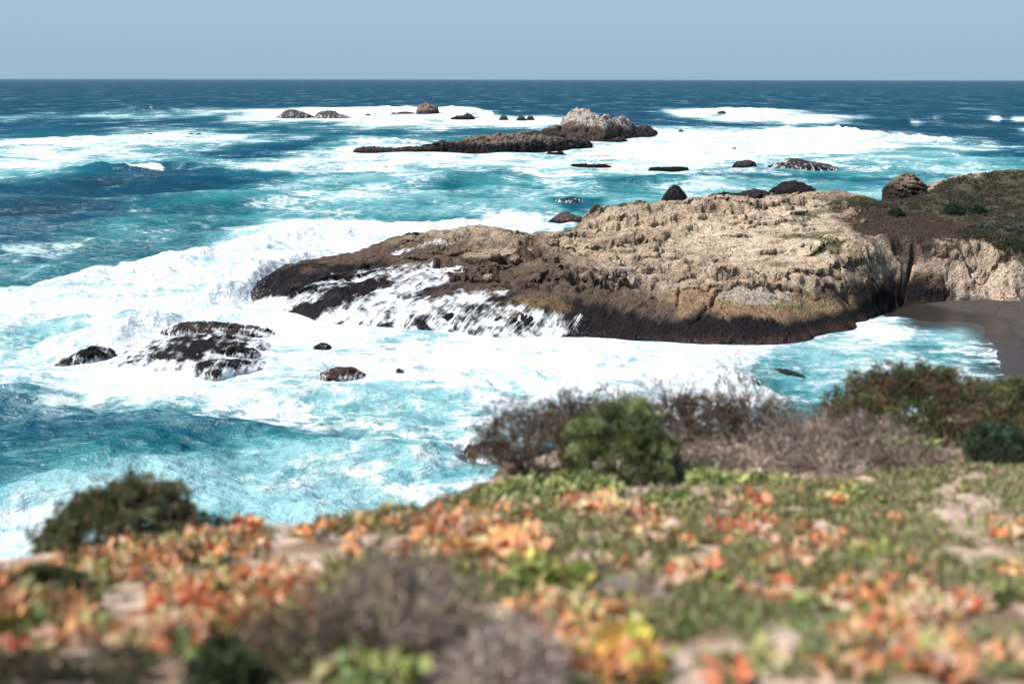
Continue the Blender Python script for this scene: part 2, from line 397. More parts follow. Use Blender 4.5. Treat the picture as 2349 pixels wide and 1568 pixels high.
paint(.35, .85, 6, [(1900,350),(2000,344),(2230,342),(2500,360),(2500,410),(1960,396),(1950,372)])
paint(.9, .7, 5, [(1860,372),(1960,366),(2120,372),(2130,380),(1980,388),(1860,384)])
paint(.1, .25, 8, [(2200,338),(2500,345),(2500,380),(2349,368)])
paint(1.1, .6, 6, [(1500,259),(1640,252),(1800,254),(1990,264),(1960,273),(1800,291),(1620,276)])
paint(.6, .3, 2.5, [(2270,268),(2400,266),(2400,277),(2290,276)]); paint(.6, .3, 2, [(2260,290),(2349,286),(2400,294),(2300,297)])
paint(.45, .3, 1.5, [(2080,278),(2110,276),(2118,285),(2090,284)]); paint(.8, .3, 1.5, [(2030,262),(2090,261),(2090,265),(2040,266)])
paint(.8, .3, 1.5, [(2175,264),(2215,265),(2215,268),(2180,268)])
paint(.14, .42, 6, [(1330,426),(1500,410),(1700,404),(1900,408),(1880,418),(1600,428),(1400,436)])
paint(.42, .85, 5, [(1300,440),(1500,430),(1900,418),(2349,412),(2349,440),(2000,470),(1500,470),(1300,500)])
paint(.06, .13, 8, [(-300,445),(0,425),(150,408),(290,394),(420,396),(560,405),(640,415),(600,432),(430,446),(300,475),(200,520),(100,555),(-300,620)])
paint(.28, .85, 6, [(560,438),(650,410),(800,406),(960,412),(800,440),(640,450)])
paint(.20, .55, 7, [(-300,620),(100,560),(300,480),(430,448),(640,440),(700,470),(560,520),(480,560),(300,610),(60,670),(-300,700)])
paint(.36, .78, 7, [(640,445),(800,430),(1000,410),(1300,402),(1400,440),(1330,480),(1230,494),(1000,505),(800,512),(600,522),(600,480)])
paint(.45, .6, 4, [(240,478),(275,468),(290,490),(310,500),(270,500)])
paint(.16, .4, 5, [(1000,420),(1120,402),(1180,404),(1130,420),(1050,430)])
paint(.07, .3, 3, [(1255,458),(1300,448),(1370,456),(1330,474),(1280,470)])
paint(1.15, .9, 3.0, [(480,562),(560,522),(800,512),(1000,505),(1230,492),(1300,500),(1250,545),(950,565),(1100,700),(2000,720),(1850,812),(1720,838),(1770,880),(1830,930),(1600,985),(1300,985),(1150,1060),(1030,1090),(900,1050),(760,1000),(600,960),(400,925),(180,890),(60,850),(-60,800),(-300,760),(-300,720),(40,675),(200,640),(340,610)])
paint(.46, .95, 2.5, [(-200,880),(-200,770),(60,740),(180,760),(110,800),(170,850),(120,890)])
paint(.5, .9, 3, [(380,660),(440,650),(470,690),(400,700)])
paint(.52, .95, 3, [(640,880),(900,850),(1400,880),(1500,900),(1200,960),(900,960),(650,930)])
paint(.0, .44, 2.0, [(-300,905),(0,905),(150,945),(300,965),(560,985),(640,1003),(560,1035),(420,1062),(200,1095),(60,1140),(-60,1190),(-300,1240)])
paint(.35, .88, 2.5, [(400,1060),(560,1012),(700,1005),(860,1030),(900,1070),(800,1090),(500,1110),(300,1120)])
paint(.54, .97, 3.0, [(-300,1260),(-60,1200),(100,1140),(300,1110),(560,1080),(900,1060),(1030,1090),(1150,1060),(1200,1400),(-300,1400)])
paint(.25, .75, 1.5, [(440,1170),(540,1165),(580,1190),(470,1200)])
paint(.52, .93, 2.5, [(1760,850),(1850,812),(2000,790),(2120,800),(2280,850),(2400,1000),(1900,1000),(1830,930)])
paint(.22, .88, 1.5, [(1900,868),(2030,850),(2100,856),(2080,880),(1960,910),(1860,900)])
paint(.80, .95, 1.2, [(1920,762),(1970,700),(2110,690),(2120,770),(2090,778),(1980,800),(1850,812)])
paint(.44, .9, 1.5, [(2100,770),(2110,700),(2330,700),(2500,900),(2420,1000),(2300,900),(2250,830)])
# waves
sp = np.gradient(rr)[:, None]
def wave(dirdeg, lam, amp, s):
    k = 2*pi/lam; d = radians(dirdeg); ph = k*(X*sin(d)+Y*cos(d))+2.5*fbm(X/(lam*3), Y/(lam*3), 2, s)
    c = .5+.5*np.sin(ph); return amp*(c**1.6-.4)*np.clip(1.6-2*sp/lam*1.6, 0, 1)
calm = 1-.75*ss(-2, 1.5, sdist(X, Y, P0([(60,880),(100,770),(350,725),(640,735),(950,800),(960,900),(500,900)])))
front_band = P0([(560,735),(760,770),(1020,792),(1250,800),(1500,816),(1700,824),(1880,800),(1975,752),(1990,690),(1700,640),(900,640),(600,650)])
fb_ = ss(-3, 1, sdist(X, Y, front_band)); calm *= 1-.8*fb_
film = ss(-3.0, .5, sdist(X, Y, P0([(2085,700),(2098,748),(2160,752),(2215,750),(2250,765),(2268,790),(2280,840),(2300,900),(2330,1000),(2700,1000),(2700,650),(2085,650)])))
calm *= 1-.85*ss(-6, 6, sdist(X, Y, P0([(1750,1000),(1800,800),(1980,720),(2100,680),(2600,680),(2600,1000)])))
Z = wave(8, 38, .55, 1)+wave(-14, 22, .35, 2)+wave(20, 11, .22, 5)
for lam, am in ((14, .8), (6, .7), (3.0, .38), (1.4, .17), (.7, .07)):
    Z += am*fbm(X/lam*.7, Y/lam, 2, int(lam*10))*np.clip(1.6-2*sp/lam, 0, 1)
Z += .45*foam*np.abs(fbm(X/2.2, Y/2.2, 4, 40))*np.clip(1.6-2*sp/2.2, 0, 1)
teal += .16*np.clip(Z, -.6, .9)  # light through thin crests put into the colour: crests paler, troughs darker
Z *= calm
ZC = np.zeros(X.shape)
def crest(pts, h, wf, wb, rough=.35, f=None):
    global foam
    pl = P0(pts); a = np.array(pl); mg = 6*max(wf, wb)
    mk = (X > a[:, 0].min()-mg) & (X < a[:, 0].max()+mg) & (Y > a[:, 1].min()-mg) & (Y < a[:, 1].max()+mg)
    x = X[mk]; y = Y[mk]; d, t, sd_ = ldist(x+.5*wf*n2(x/wf*.4, y/wf*.4, 71), y+wf*n2(x/wf*.3, y/wf*.3, 77), pl)
    w = np.where(sd_ > 0, wb, wf); env = np.sin(pi*np.clip(t*.96+.02, 0, 1))**.5
    g = h*env*np.exp(-(d/w)**2)
    g = g*(1+rough*2*fbm(x/wf*1.2, y/wf*1.2, 5, 60))
    ZC[mk] = np.maximum(ZC[mk], g)
    if f: foam[mk] = np.maximum(foam[mk], min(f, .95)*ss(.12, .5, g/h))
crest([(1540,322),(1680,314),(1800,310),(1900,308),(2000,318),(2100,324),(2225,330)], 2.6, 6, 10, .4, 1.1)
crest([(1480,300),(1600,297),(1750,298)], 1.2, 5, 7, .4, 1)
crest([(255,258),(310,256),(385,257)], 3.2, 18, 20, .2); crest([(328,260),(350,258.5),(376,259)], 3.4, 16, 16, .3, 1.2)
crest([(100,402),(300,393),(400,388),(540,399)], 1.9, 4, 8, .3); crest([(285,394),(330,391),(380,389)], 1.1, 3, 4, .5, 1.1)
crest([(560,260),(800,254),(1010,250),(1090,264)], 2.4, 16, 20, .5, 1.1)
crest([(1500,262),(1700,256),(1900,262)], 2.4, 14, 18, .5, 1)
for a_, b_, w_ in [(2045,262,26),(2095,265,16),(2060,277,24),(2100,281,14),(2195,266,24),(2310,271,50),(2320,291,55),(1120,262,14),(470,262,28),(170,276,28),(230,302,30),(90,470,20),(420,520,26)]:
    pc = W(a_, b_); rx_ = w_/FPX*pc[1]; ry_ = pc[1]**2/(FPX*CAM_H)*2.2
    foam += .55*np.exp(-((wx-pc[0])/rx_)**2-((wy-pc[1]-.4*ry_*n2(X/rx_*2.5, Y*0+3, 9))/ry_)**2)*(.6+.9*fbm(X/rx_*3, Y/ry_, 4, 19))
crest([(790,332),(900,328),(1000,330)], 1.6, 4, 6, .6, 1.1)
crest([(-150,345),(100,326),(400,310)], 1.2, 6, 9, .4, 1)
crest([(1960,390),(2080,388),(2200,392)], 1.4, 4, 5, .2)
crest([(1320,428),(1550,414),(1800,408)], 1.3, 4, 5, .2)
crest([(900,425),(1060,412),(1170,410)], 1.2, 4, 5, .2); crest([(430,480),(600,462),(760,455)], .8, 3, 4, .2)
crest([(40,690),(200,652),(350,622),(480,590),(640,560),(800,535)], 1.2, 2.5, 5, .28, 1)
crest([(330,690),(430,672),(510,668),(560,650)], 1.8, 2.6, 3.6, .28, 1)
crest([(470,700),(550,688),(585,655),(640,622),(740,590)], 2.0, 1.8, 3.0, .2, 1)
crest([(120,800),(180,785),(260,770),(340,748),(420,735)], 1.2, 1.8, 2.8, .3)
crest([(860,540),(1000,520),(1150,515),(1230,505)], 1.1, 2, 4, .3, 1)
crest([(1620,905),(1700,890),(1760,930)], .8, 1, 2, .6, 1)
crest([(200,962),(400,972),(600,990)], .5, 1.2, 1.6, .2); crest([(0,1035),(250,1050),(420,1035)], .4, 1, 1.4, .2)
crest([(1960,740),(2040,760),(2100,775)], .35, .8, 1, .3, .9)
Z = Z+ZC-.12*fb_
sea = make_mesh('sea', np.stack([X, Y, Z], -1).reshape(-1, 3), grid_faces(nr, nc)[:, ::-1], M_SEA, attrs={'foam': foam.ravel(), 'teal': teal.ravel(), 'film': film.ravel()})
tag(sea, 'blue and turquoise sea streaked with white surf', 'sea', kind='structure')
SEA_Z = Z

# ------------------------------------------------------------ headland
print('headland')
cp = []
def col(x, l):
    for y, z in l: cp.append(tuple(W(x, y, z)))
col(600, [(700, 0), (672, .9), (645, 1.3)])
col(650, [(712, 0), (680, 1.0), (650, 1.6), (617, 2.0)])
col(760, [(738, .0), (700, 1.0), (660, 1.8), (620, 2.2), (590, 2.5)])
col(900, [(752, 0), (700, 1.2), (650, 2.1), (600, 2.7), (560, 3.0)])
col(1020, [(758, 0), (710, 1.5), (660, 2.4), (600, 3.2), (547, 3.5)])
col(1150, [(772, 0), (720, 1.5), (680, 2.3), (620, 3.2), (570, 3.9), (537, 4.1)])
col(1240, [(768, 0), (720, 1.6), (650, 3.0), (590, 4.0), (537, 4.5)])
col(1350, [(772, 0), (720, 1.7), (680, 2.7), (620, 3.9), (560, 4.9), (520, 5.4), (496, 5.8)])
col(1500, [(784, 0), (740, 1.4), (680, 2.7), (620, 3.8), (560, 5.0), (500, 6.5), (468, 7.2)])
col(1650, [(793, 0), (740, 1.5), (690, 2.8), (660, 3.3), (620, 4.1), (560, 5.3), (500, 6.8), (452, 8.0)])
col(1760, [(788, 0), (740, 1.5), (690, 2.6), (640, 3.7), (580, 4.9), (520, 6.2), (460, 7.7), (446, 8.1)])
col(1850, [(770, 0), (745, 1.0), (715, 1.7), (700, 1.9), (640, 3.7), (600, 4.6), (540, 5.8), (480, 7.3), (443, 8.3)])
col(1950, [(740, 0), (712, 1.3), (680, 2.0), (640, 3.4), (600, 4.5), (540, 5.9), (480, 7.3), (445, 8.2)])
col(2010, [(712, .1), (690, .9), (655, 2.4), (620, 3.6), (575, 5.1), (530, 6.2), (480, 7.4), (458, 7.9)])
col(2150, [(692, .6), (650, 2.2), (600, 4.0), (565, 5.1), (520, 6.3), (470, 7.8), (425, 9.0)])
col(2250, [(694, .6), (650, 2.3), (600, 4.0), (565, 5.2), (510, 6.7), (450, 8.4), (402, 9.9)])
col(2345, [(698, .7), (650, 2.5), (600, 4.2), (560, 5.5), (500, 7.2), (440, 9.0), (399, 10.1)])
col(2600, [(720, 1.2), (650, 2.9), (600, 4.8), (540, 6.8), (470, 9), (400, 11)])
col(2900, [(760, 1.5), (650, 4.5), (560, 7.8), (470, 10), (400, 12)])
front = [(540,712),(575,708),(650,722),(760,748),(900,762),(1020,770),(1150,786),(1250,782),(1350,786),(1500,798),(1650,808),(1760,802),(1870,784),(1950,752)]
for a, b in front:
    p = W(a, b); n = p[:2]/np.hypot(*p[:2]); q = p[:2]-n*1.8; cp.append((q[0], q[1], -1.6))
    if a % 100 == 50: q = p[:2]-n*7; cp.append((q[0], q[1], -3))
for a, b in [(2010,722),(2080,704),(2150,700),(2250,702),(2345,706),(2600,735)]:
    p = W(a, b); n = p[:2]/np.hypot(*p[:2]); q = p[:2]-n*1.2; cp.append((q[0], q[1], -1.0))
    q = p[:2]-n*8; cp.append((q[0], q[1], -3))
back = [(560,660,.5,3),(585,643,1.2,3),(650,617,2,3.5),(760,590,2.5,4),(900,560,3,4),(1020,547,3.5,5),(1150,537,4.1,5),(1240,537,4.5,5),(1350,496,5.8,6),(1500,468,7.2,7),(1650,452,8,8),(1760,446,8.1,8),(1850,443,8.3,8),(1950,445,8.2,9),(2010,458,7.9,9),(2150,425,9,14),(2250,402,9.9,16),(2345,399,10.1,18),(2600,400,11,22),(2900,400,12,26)]
for a, b, z, off in back:
    p = W(a, b, z); n = p[:2]/np.hypot(*p[:2]); q = p[:2]+n*off; cp.append((q[0], q[1], -1.2)); q = p[:2]+n*(off+9); cp.append((q[0], q[1], -3.5))
xs = np.arange(-32, 92, .125); ys = np.concatenate([np.arange(68, 116, .125), np.arange(116, 150, .4)])
GX, GY = np.meshgrid(xs, ys)
base = tps(cp, GX, GY)
HB = Field(xs, ys, base)
def Hp(l): return [tuple(HB.hit(a, b)[:2]) for a, b in l]
def dmask(poly, fe, warp=.6, sc=1.5, s=5):
    pl = Hp(poly); a = np.array(pl); out = np.zeros(GX.shape); mg = fe+2*warp+1
    mk = (GX > a[:, 0].min()-mg) & (GX < a[:, 0].max()+mg) & (GY > a[:, 1].min()-mg) & (GY < a[:, 1].max()+mg)
    x, y = GX[mk], GY[mk]; w = warp*fbm(x/sc, y/sc, 5, s)*2
    out[mk] = ss(-fe, fe, sdist(x+w, y+w*.7, pl)+w); return out
rough = ss(.2, 3.0, base)
veg = dmask([(1860,455),(2020,462),(2120,440),(2220,408),(2260,398),(2450,396),(2450,585),(2310,575),(2240,560),(2180,572),(2140,560),(2090,565),(1990,545),(1950,520),(1940,470)], 1.0, 1.3, 3)
smoothz = np.maximum.reduce([dmask([(1600,560),(1560,520),(1650,500),(1800,480),(1900,470),(1930,560),(1850,600),(1700,610)], 2, 2, 3),
                             .8*dmask([(1060,572),(1180,562),(1240,572),(1120,590),(1060,585)], .5, .3)])
lowbrown = dmask([(1530,672),(1700,655),(1820,665),(1900,690),(1975,700),(1965,745),(1800,745),(1560,720)], .4, .4)
amp = .60*(1-.85*smoothz)*(1-.85*veg)*(.35+.65*rough)
wfx = GX+.8*fbm(GX/2, GY/2, 3, 21); wfy = GY+.8*fbm(GX/2, GY/2, 3, 22)
gy_, gx_ = np.gradient(base, ys, xs); steep = np.hypot(gx_, gy_); sk = 1/(1+1.6*np.clip(steep-.35, 0, 9)**1.5*3)
amp = amp*sk
det = .6*fbm(GX/6, GY/5, 3, 1)+.22*ridged(wfx/3.4, wfy/2.2, 5, 2)-.2+.10*fbm(GX/.7, GY/.6, 3, 6)
# terraces
tz = base+det*amp
st = .5; fr = (tz+.05*GX)/st+.8*fbm(GX/6, GY/6, 2, 30); fl = np.floor(fr); tf = fr-fl
tz = tz+(st*(ss(.25, .75, tf)-tf))*1.0*amp*ss(1.6, 3, base)
# pits and blocks
f1, f2, idv = worley(wfx/1.7, wfy/1.3, 4)
pz = (1-ss(.14, .40, f1))*(idv > .5); tz -= pz*.55*amp*ss(2.0, 3.6, base)*ss(-.15, .25, fbm(GX/7, GY/5, 2, 50))*1.5
fa, fb2, idc = worley(wfx/5.5+.3*n2(GX/2, GY/2, 3), wfy/3.6, 14); tz -= (1-ss(.015, .06, fb2-fa))*.6*ss(2, 3.5, base)*(1-.9*veg)*ss(-.25, .1, fbm(GX/8, GY/8, 2, 58)); tz += (idc-.5)*.35*amp*ss(2, 3.5, base)
f1b, f2b, idb = worley(wfx/.62+9, wfy/.5, 8)
tz += ((idb-.5)*.30-(1-ss(.0, .12, f2b-f1b))*.12)*amp*(.25+.75*ss(2, 4, base)*ss(-.25, .15, fbm(GX/6, GY/5, 3, 52)))
# low seaward part: rounded flow ridges, running down to the left front
ux = (GX*.80-GY*.6); fl2 = ridged(ux/1.6+.3*fbm(GX/3, GY/3, 2, 7), (GX*.6+GY*.8)/6, 3, 13)
tz += .42*fl2*(1-ss(2.0, 3.5, base))*ss(-.2, .6, base)*(GX < 12)
def groove(l, w, dep, s=3):
    global tz
    d, t, _ = ldist(GX+.35*fbm(GX/1.1, GY/1.1, 3, s), GY+.35*fbm(GX/1.1, GY/1.1, 3, s+1), Hp(l)); tz = tz-dep*np.exp(-(d/w)**4)
groove([(2098,566),(2088,600),(2075,640),(2068,692)], .26, 2.4)
groove([(2096,572),(2070,588)], .3, .6)
groove([(1645,668),(1625,700),(1590,740)], .16, .7); groove([(1560,662),(1552,700)], .12, .5)
groove([(2185,605),(2165,640),(2180,690)], .2, .6); groove([(2200,640),(2250,620),(2290,640),(2310,690)], .12, .35)
groove([(1170,600),(1250,590),(1330,575)], .4, .7); groove([(1380,560),(1480,545),(1560,560)], .35, .6)
groove([(1340,640),(1440,625),(1540,610),(1640,640),(1740,645)], .22, .6); groove([(1700,590),(1740,600),(1800,575),(1860,560)], .1, .3)
groove([(1400,505),(1480,500),(1560,520)], .3, .5); groove([(1600,480),(1700,485),(1760,478)], .3, .5)
for a, b, w_, dpt_ in [(1372,518,16,.8),(1468,552,20,.7),(1160,602,20,.9),(1192,600,18,.8),(1240,585,22,.7),(1275,600,18,.7),(1335,640,22,.8),(1355,655,16,.6),(1480,600,14,.5),(1440,606,14,.5),(1545,545,14,.6),(1520,580,12,.5),
      (1130,625,16,.6),(1090,600,16,.5),(1290,560,20,.7),(1320,545,16,.6),(1210,560,18,.6),(1390,565,16,.6),(1420,590,16,.6),(1260,640,16,.6),(1480,655,22,.9),(1600,640,18,.5),(1560,505,18,.6),(1640,478,20,.6),(1700,490,18,.5),(1600,525,14,.5),(1430,515,16,.6),
      (1500,488,16,.6),(1350,580,14,.6),(1020,610,20,.5),(1060,640,18,.5),(1660,640,22,1.0),(1580,610,12,.5),(1770,640,14,.5),(1850,650,12,.4),(2070,575,22,.8),(1990,600,18,.5),(2250,600,30,.8),(1225,655,14,.5),(1400,655,16,.5),(1535,620,24,.7),(1820,470,18,.5),(1750,462,16,.5)]:
    g_ = HB.hit(a, b); R_ = w_/FPX*g_[1]*1.05
    mk = (np.abs(GX-g_[0]) < 5*R_) & (np.abs(GY-g_[1]) < 6*R_); x_ = GX[mk]; y_ = GY[mk]
    q_ = np.hypot((x_-g_[0])/(R_*1.5)+.8*fbm(x_/R_*.8, y_/R_*.8, 3, a % 50), (y_-g_[1])/(R_*1.15)+.8*fbm(x_/R_*.8+9, y_/R_*.8, 3, b % 50))
    tz[mk] -= dpt_*1.15*(1-ss(.6, .95, q_)); tz[mk] += .45*dpt_*np.exp(-((q_-1.3)/.35)**2)*(y_ > g_[1]-.3*R_)
SY = np.zeros(GX.shape)
def ledge(pts, h, lip):
    # an overhanging ledge: the rock beyond the line stands higher and juts out over the line
    a = np.array(pts); mk = (GX > a[:, 0].min()-3) & (GX < a[:, 0].max()+3) & (GY > a[:, 1].min()-3) & (GY < a[:, 1].max()+3)
    if not mk.any(): return
    x = GX[mk]; y = GY[mk]; w = .35*fbm(x/1.3, y/1.3, 3, 17); d, t, sd_ = ldist(x, y+w*2, pts); e = np.clip(np.sin(pi*t), 0, 1)**.6*np.where((t <= 0) | (t >= 1), 0, 1)
    up = sd_ > 0; k = veg[mk] < .5
    tz[mk] += k*e*np.where(up, h*np.exp(-d/1.5), -h*.35*np.exp(-d/.5)); SY[mk] += k*e*np.where(up, -lip*np.exp(-d/.45), lip*.5*np.exp(-d/.3))
for pl_, h_, lp_ in [([(1390,562),(1480,547),(1570,560)],.4,.5), ([(1340,642),(1440,628),(1540,612),(1640,640),(1740,645)],.35,.45), ([(1600,482),(1700,487),(1770,478)],.35,.5), ([(1060,602),(1170,604),(1250,590),(1330,578)],.45,.6), ([(1370,508),(1470,500),(1570,522)],.35,.5),
      ([(1420,592),(1520,585),(1620,602)],.3,.4), ([(1700,522),(1780,512),(1860,500)],.25,.3), ([(1560,462),(1700,470),(1890,452)],.4,.5), ([(1180,650),(1300,640),(1420,662)],.4,.5), ([(960,585),(1040,580),(1110,574)],.25,.3), ([(1760,642),(1900,622),(2050,600)],.3,.5),
      ([(1790,560),(1870,575),(1930,545)],.3,.35), ([(1250,545),(1330,540),(1390,530)],.4,.5), ([(1860,655),(1950,650),(2060,640)],.2,.4), ([(2100,600),(2180,590),(2300,605)],.3,.4), ([(2110,650),(2160,640),(2180,660)],.2,.3), ([(1530,672),(1640,660),(1760,658),(1900,690)],.25,.35), ([(700,655),(800,640),(900,622)],.3,.3), ([(640,680),(740,672)],.3,.3)]:
    ledge(Hp(pl_), h_, lp_)
for _ in range(210):
    x0 = rng.uniform(-16, 44); y0 = rng.uniform(80, 110); L_ = rng.uniform(.8, 3.6); b0 = HB.at(np.array([x0]), np.array([y0]))[0]
    if b0 < 2.2 or n2(x0/7., y0/6., 77) < -.25: continue
    t_ = rng.normal(.05, .25); ledge([(x0-L_/2, y0-t_*L_/2), (x0, y0+rng.normal(0, .2)), (x0+L_/2, y0+t_*L_/2)], rng.uniform(.1, .32), rng.uniform(.2, .45))
HF = Field(xs, ys, tz)
# colours (own colours of the rock, vegetation, algae)
def C(*a): return np.array(a, np.float64)
def lerp(c, k, t): return c*(1-t[..., None])+np.asarray(k)*t[..., None]
nzb = fbm(GX/4, GY/3, 5, 90); nzs = fbm(GX/.8, GY/.8, 4, 91)
c = np.zeros(GX.shape+(3,))+C(.45, .345, .245)
c = lerp(c, C(.29, .215, .15), ss(-.1, .35, nzb))
c = lerp(c, C(.62, .49, .36), smoothz*ss(-.5, .2, nzs))
c = lerp(c, C(.55, .50, .44), .8*dmask([(1400,600),(1450,590),(1460,650),(1380,640)], .5, .8, 1.0, 44)*ss(-.05, .1, nzs))
zz = base+1.5*nzb+.5*nzs
leftish = ss(-2, 10, 12-GX+6*nzb)
c = lerp(c, C(.115, .078, .056), 1-ss(2.3+1.4*leftish, 3.5+1.8*leftish, zz))
c = lerp(c, C(.014, .011, .012), 1-ss(1.35+.5*leftish, 2.05+.9*leftish, zz))
och = lowbrown*ss(.8, 1.6, tz+.3*nzs)
c = lerp(c, C(.30, .195, .11), .85*och); c = lerp(c, C(.42, .36, .30), .8*dmask([(1650,660),(1760,660),(1830,690),(1740,695),(1640,680)], .4, .3))
c = lerp(c, C(.22, .14, .07), .7*dmask([(1170,690),(1280,685),(1310,715),(1240,730),(1160,712)], .5, .5))
c = lerp(c, C(.09, .17, .03), .8*dmask([(1770,697),(1900,700),(1850,706),(1780,704)], .2, .15))
c = lerp(c, C(.45, .33, .22), .75*dmask([(1060,572),(1180,562),(1240,572),(1120,590),(1060,585)], .4, .3))
c = lerp(c, C(.085, .045, .038), .85*(1-ss(.3, .9, base+.8*nzs+.4*nzb))*ss(8, 16, GX+3*nzb)*ss(-.35, .15, nzs))
c = lerp(c, C(.62, .47, .36), .9*dmask([(2165,610),(2230,600),(2345,610),(2400,690),(2345,697),(2180,690)], .3, .3)*ss(-.6, .1, nzs))
c = lerp(c, C(.27, .165, .12), .6*dmask([(1950,560),(2090,570),(2120,560),(2180,580),(2180,600),(2060,600)], .6, .6))
c = lerp(c, C(.105, .076, .056), veg); c = lerp(c, C(.07, .08, .042), dmask([(1980,465),(2120,442),(2240,402),(2420,396),(2420,590),(2300,560),(2200,505),(2000,490)], .5, .8)*veg*.55)
for pl in ([(1770,548),(1830,545),(1880,555),(1940,520),(1890,530),(1830,535)], [(1850,590),(1900,555),(1940,550),(1915,590),(1890,580)], [(1890,470),(1960,450),(2010,460),(1900,480)], [(1780,500),(1880,480),(1930,478),(1850,500)]):
    c = lerp(c, C(.10, .11, .045), .75*dmask(pl, .25, .35, .8, 33))
wet = np.clip((1-ss(1.6, 2.6, zz))+.0, 0, 1)
hl = make_mesh('headland', np.stack([GX+.22*amp*fbm(GX/.9, tz/.5, 3, 66), GY+(.3*amp+.35*(1-sk)*ss(0, 1, base))*fbm(GX/1.5, tz/.8, 4, 67)+SY, tz], -1).reshape(-1, 3), grid_faces(len(ys), len(xs)), M_ROCK,
     colr=c.reshape(-1, 3), attrs={'wet': wet.ravel()})
tag(hl, 'long tan and brown rocky headland reaching into the surf', 'headland', kind='structure')
def HH(px, py): return HF.hit(px, py)

# cascades: water sheets running off the low seaward ledges
def cascade(polys, nm, sub=2):
    fl = np.zeros(GX.shape)
    for k, pl, fe in polys: fl = np.maximum(fl, k*dmask(pl, fe, .5, 1.2, 12))
    low = np.clip(1-(tz-base)*1.3, .35, 1.25)              # water gathers in the hollows
    fl2_ = fl*low
    rws = np.nonzero((fl > .02).any(1))[0]; cls = np.nonzero((fl > .02).any(0))[0]
    a, b_, c_, d_ = rws[0], rws[-1]+1, cls[0], cls[-1]+1
    gx, gy, zz_, ff = GX[a:b_, c_:d_], GY[a:b_, c_:d_], tz[a:b_, c_:d_], fl2_[a:b_, c_:d_]
    F = grid_faces(b_-a, d_-c_); fm = (fl[a:b_, c_:d_].ravel() > .02)
    F = F[fm[F].all(1)]
    wv = .35*fbm(gx/5, gy/5, 2, 15)
    ac = (gx*.62-gy*.78)+wv; al = (gx*.78+gy*.62)*.13
    V = np.stack([gx, gy, np.maximum(zz_, -.2)+.07], -1).reshape(-1, 3)
    used = np.unique(F); mp = np.full(len(V), -1); mp[used] = np.arange(len(used))
    o = make_mesh(nm, V[used], mp[F], M_CASC, attrs={'flow': ff.ravel()[used], 'across': ac.ravel()[used]*7, 'along': al.ravel()[used]*3.4})
    return tag(o, 'white water streaming down the low black ledges', 'water', kind='structure')
cascade([(.82, [(740,735),(800,700),(880,680),(960,690),(1010,700),(960,745),(820,752)], .5), (.60, [(700,748),(760,715),(820,690),(860,668),(900,660),(880,640),(790,650),(830,625),(930,610),(1060,615),(1020,650),(960,680),(1000,690),(1080,670),(1170,672),(1120,690),(1160,715),(1230,712),(1150,745),(1080,765),(1020,765),(880,760)], .5),
  (.62, [(1030,775),(1080,715),(1150,705),(1240,712),(1330,735),(1300,780),(1100,800)], .5),
  (.5, [(700,665),(770,640),(800,660),(720,700),(660,715),(640,710)], .4),
  (.5, [(905,575),(1000,552),(1030,556),(930,580)], .5), (.9, [(570,702),(600,690),(690,690),(640,716),(560,722)], .4)], 'cascading_water')

# ------------------------------------------------------------ beach
bx = np.arange(22, 100, .4); by = np.arange(42, 96, .4); BX, BY = np.meshgrid(bx, by)
bp_ = []
for a, b in [(2062,708),(2080,724),(2093,742),(2160,741),(2227,738),(2262,752),(2282,780),(2298,835),(2325,895),(2355,960),(2420,1100)]: bp_.append(tuple(W(a, b, .06)))
for a, b, z in [(2150,695,.55),(2250,700,.75),(2345,700,.9),(2345,750,.6),(2450,780,1.0),(2500,900,1.0),(2700,720,2.2),(2700,900,2.4),(2900,800,4),(2060,690,.3),(2500,1200,.6)]: bp_.append(tuple(W(a, b, z)))
for a, b in [(2000,760),(2100,800),(2180,790),(2200,860),(2200,960),(1950,800),(2250,1100)]: bp_.append(tuple(W(a, b, -.45)))
BZ = tps(bp_, BX, BY, .002)+.07*fbm(BX/3, BY/3, 4, 5)-.03
msand, nt, b = newmat('dark_sand'); p = pos(nt); n1 = noise(nt, p, 3, 8, .6); n3 = noise(nt, p, .35, 4)
wt = N(nt, 'ShaderNodeAttribute', attribute_name='wet')
cc = mixc(nt, 'MIX', ramp(nt, n1, (.35, .65)), (.036, .027, .022, 1), (.064, .048, .038, 1))
cc = mixc(nt, 'MIX', math_(nt, 'MULTIPLY', wt.outputs['Fac'], .75), cc, (.022, .018, .018, 1)); L(nt, cc, b.inputs['Base Color'])
L(nt, ramp(nt, wt.outputs['Fac'], (0, 1, .95, .25)), b.inputs['Roughness'])
bpn = N(nt, 'ShaderNodeBump'); bpn.inputs['Distance'].default_value = .05; L(nt, n1, bpn.inputs['Height']); L(nt, bpn.outputs[0], b.inputs['Normal'])
be = make_mesh('beach', np.stack([BX, BY, BZ], -1).reshape(-1, 3), grid_faces(len(by), len(bx)), msand, attrs={'wet': (1-ss(.25, .55, BZ+.1*fbm(BX/4, BY/4, 3, 8))).ravel()})
tag(be, 'dark sand beach in the cove below the headland', 'beach', kind='structure')

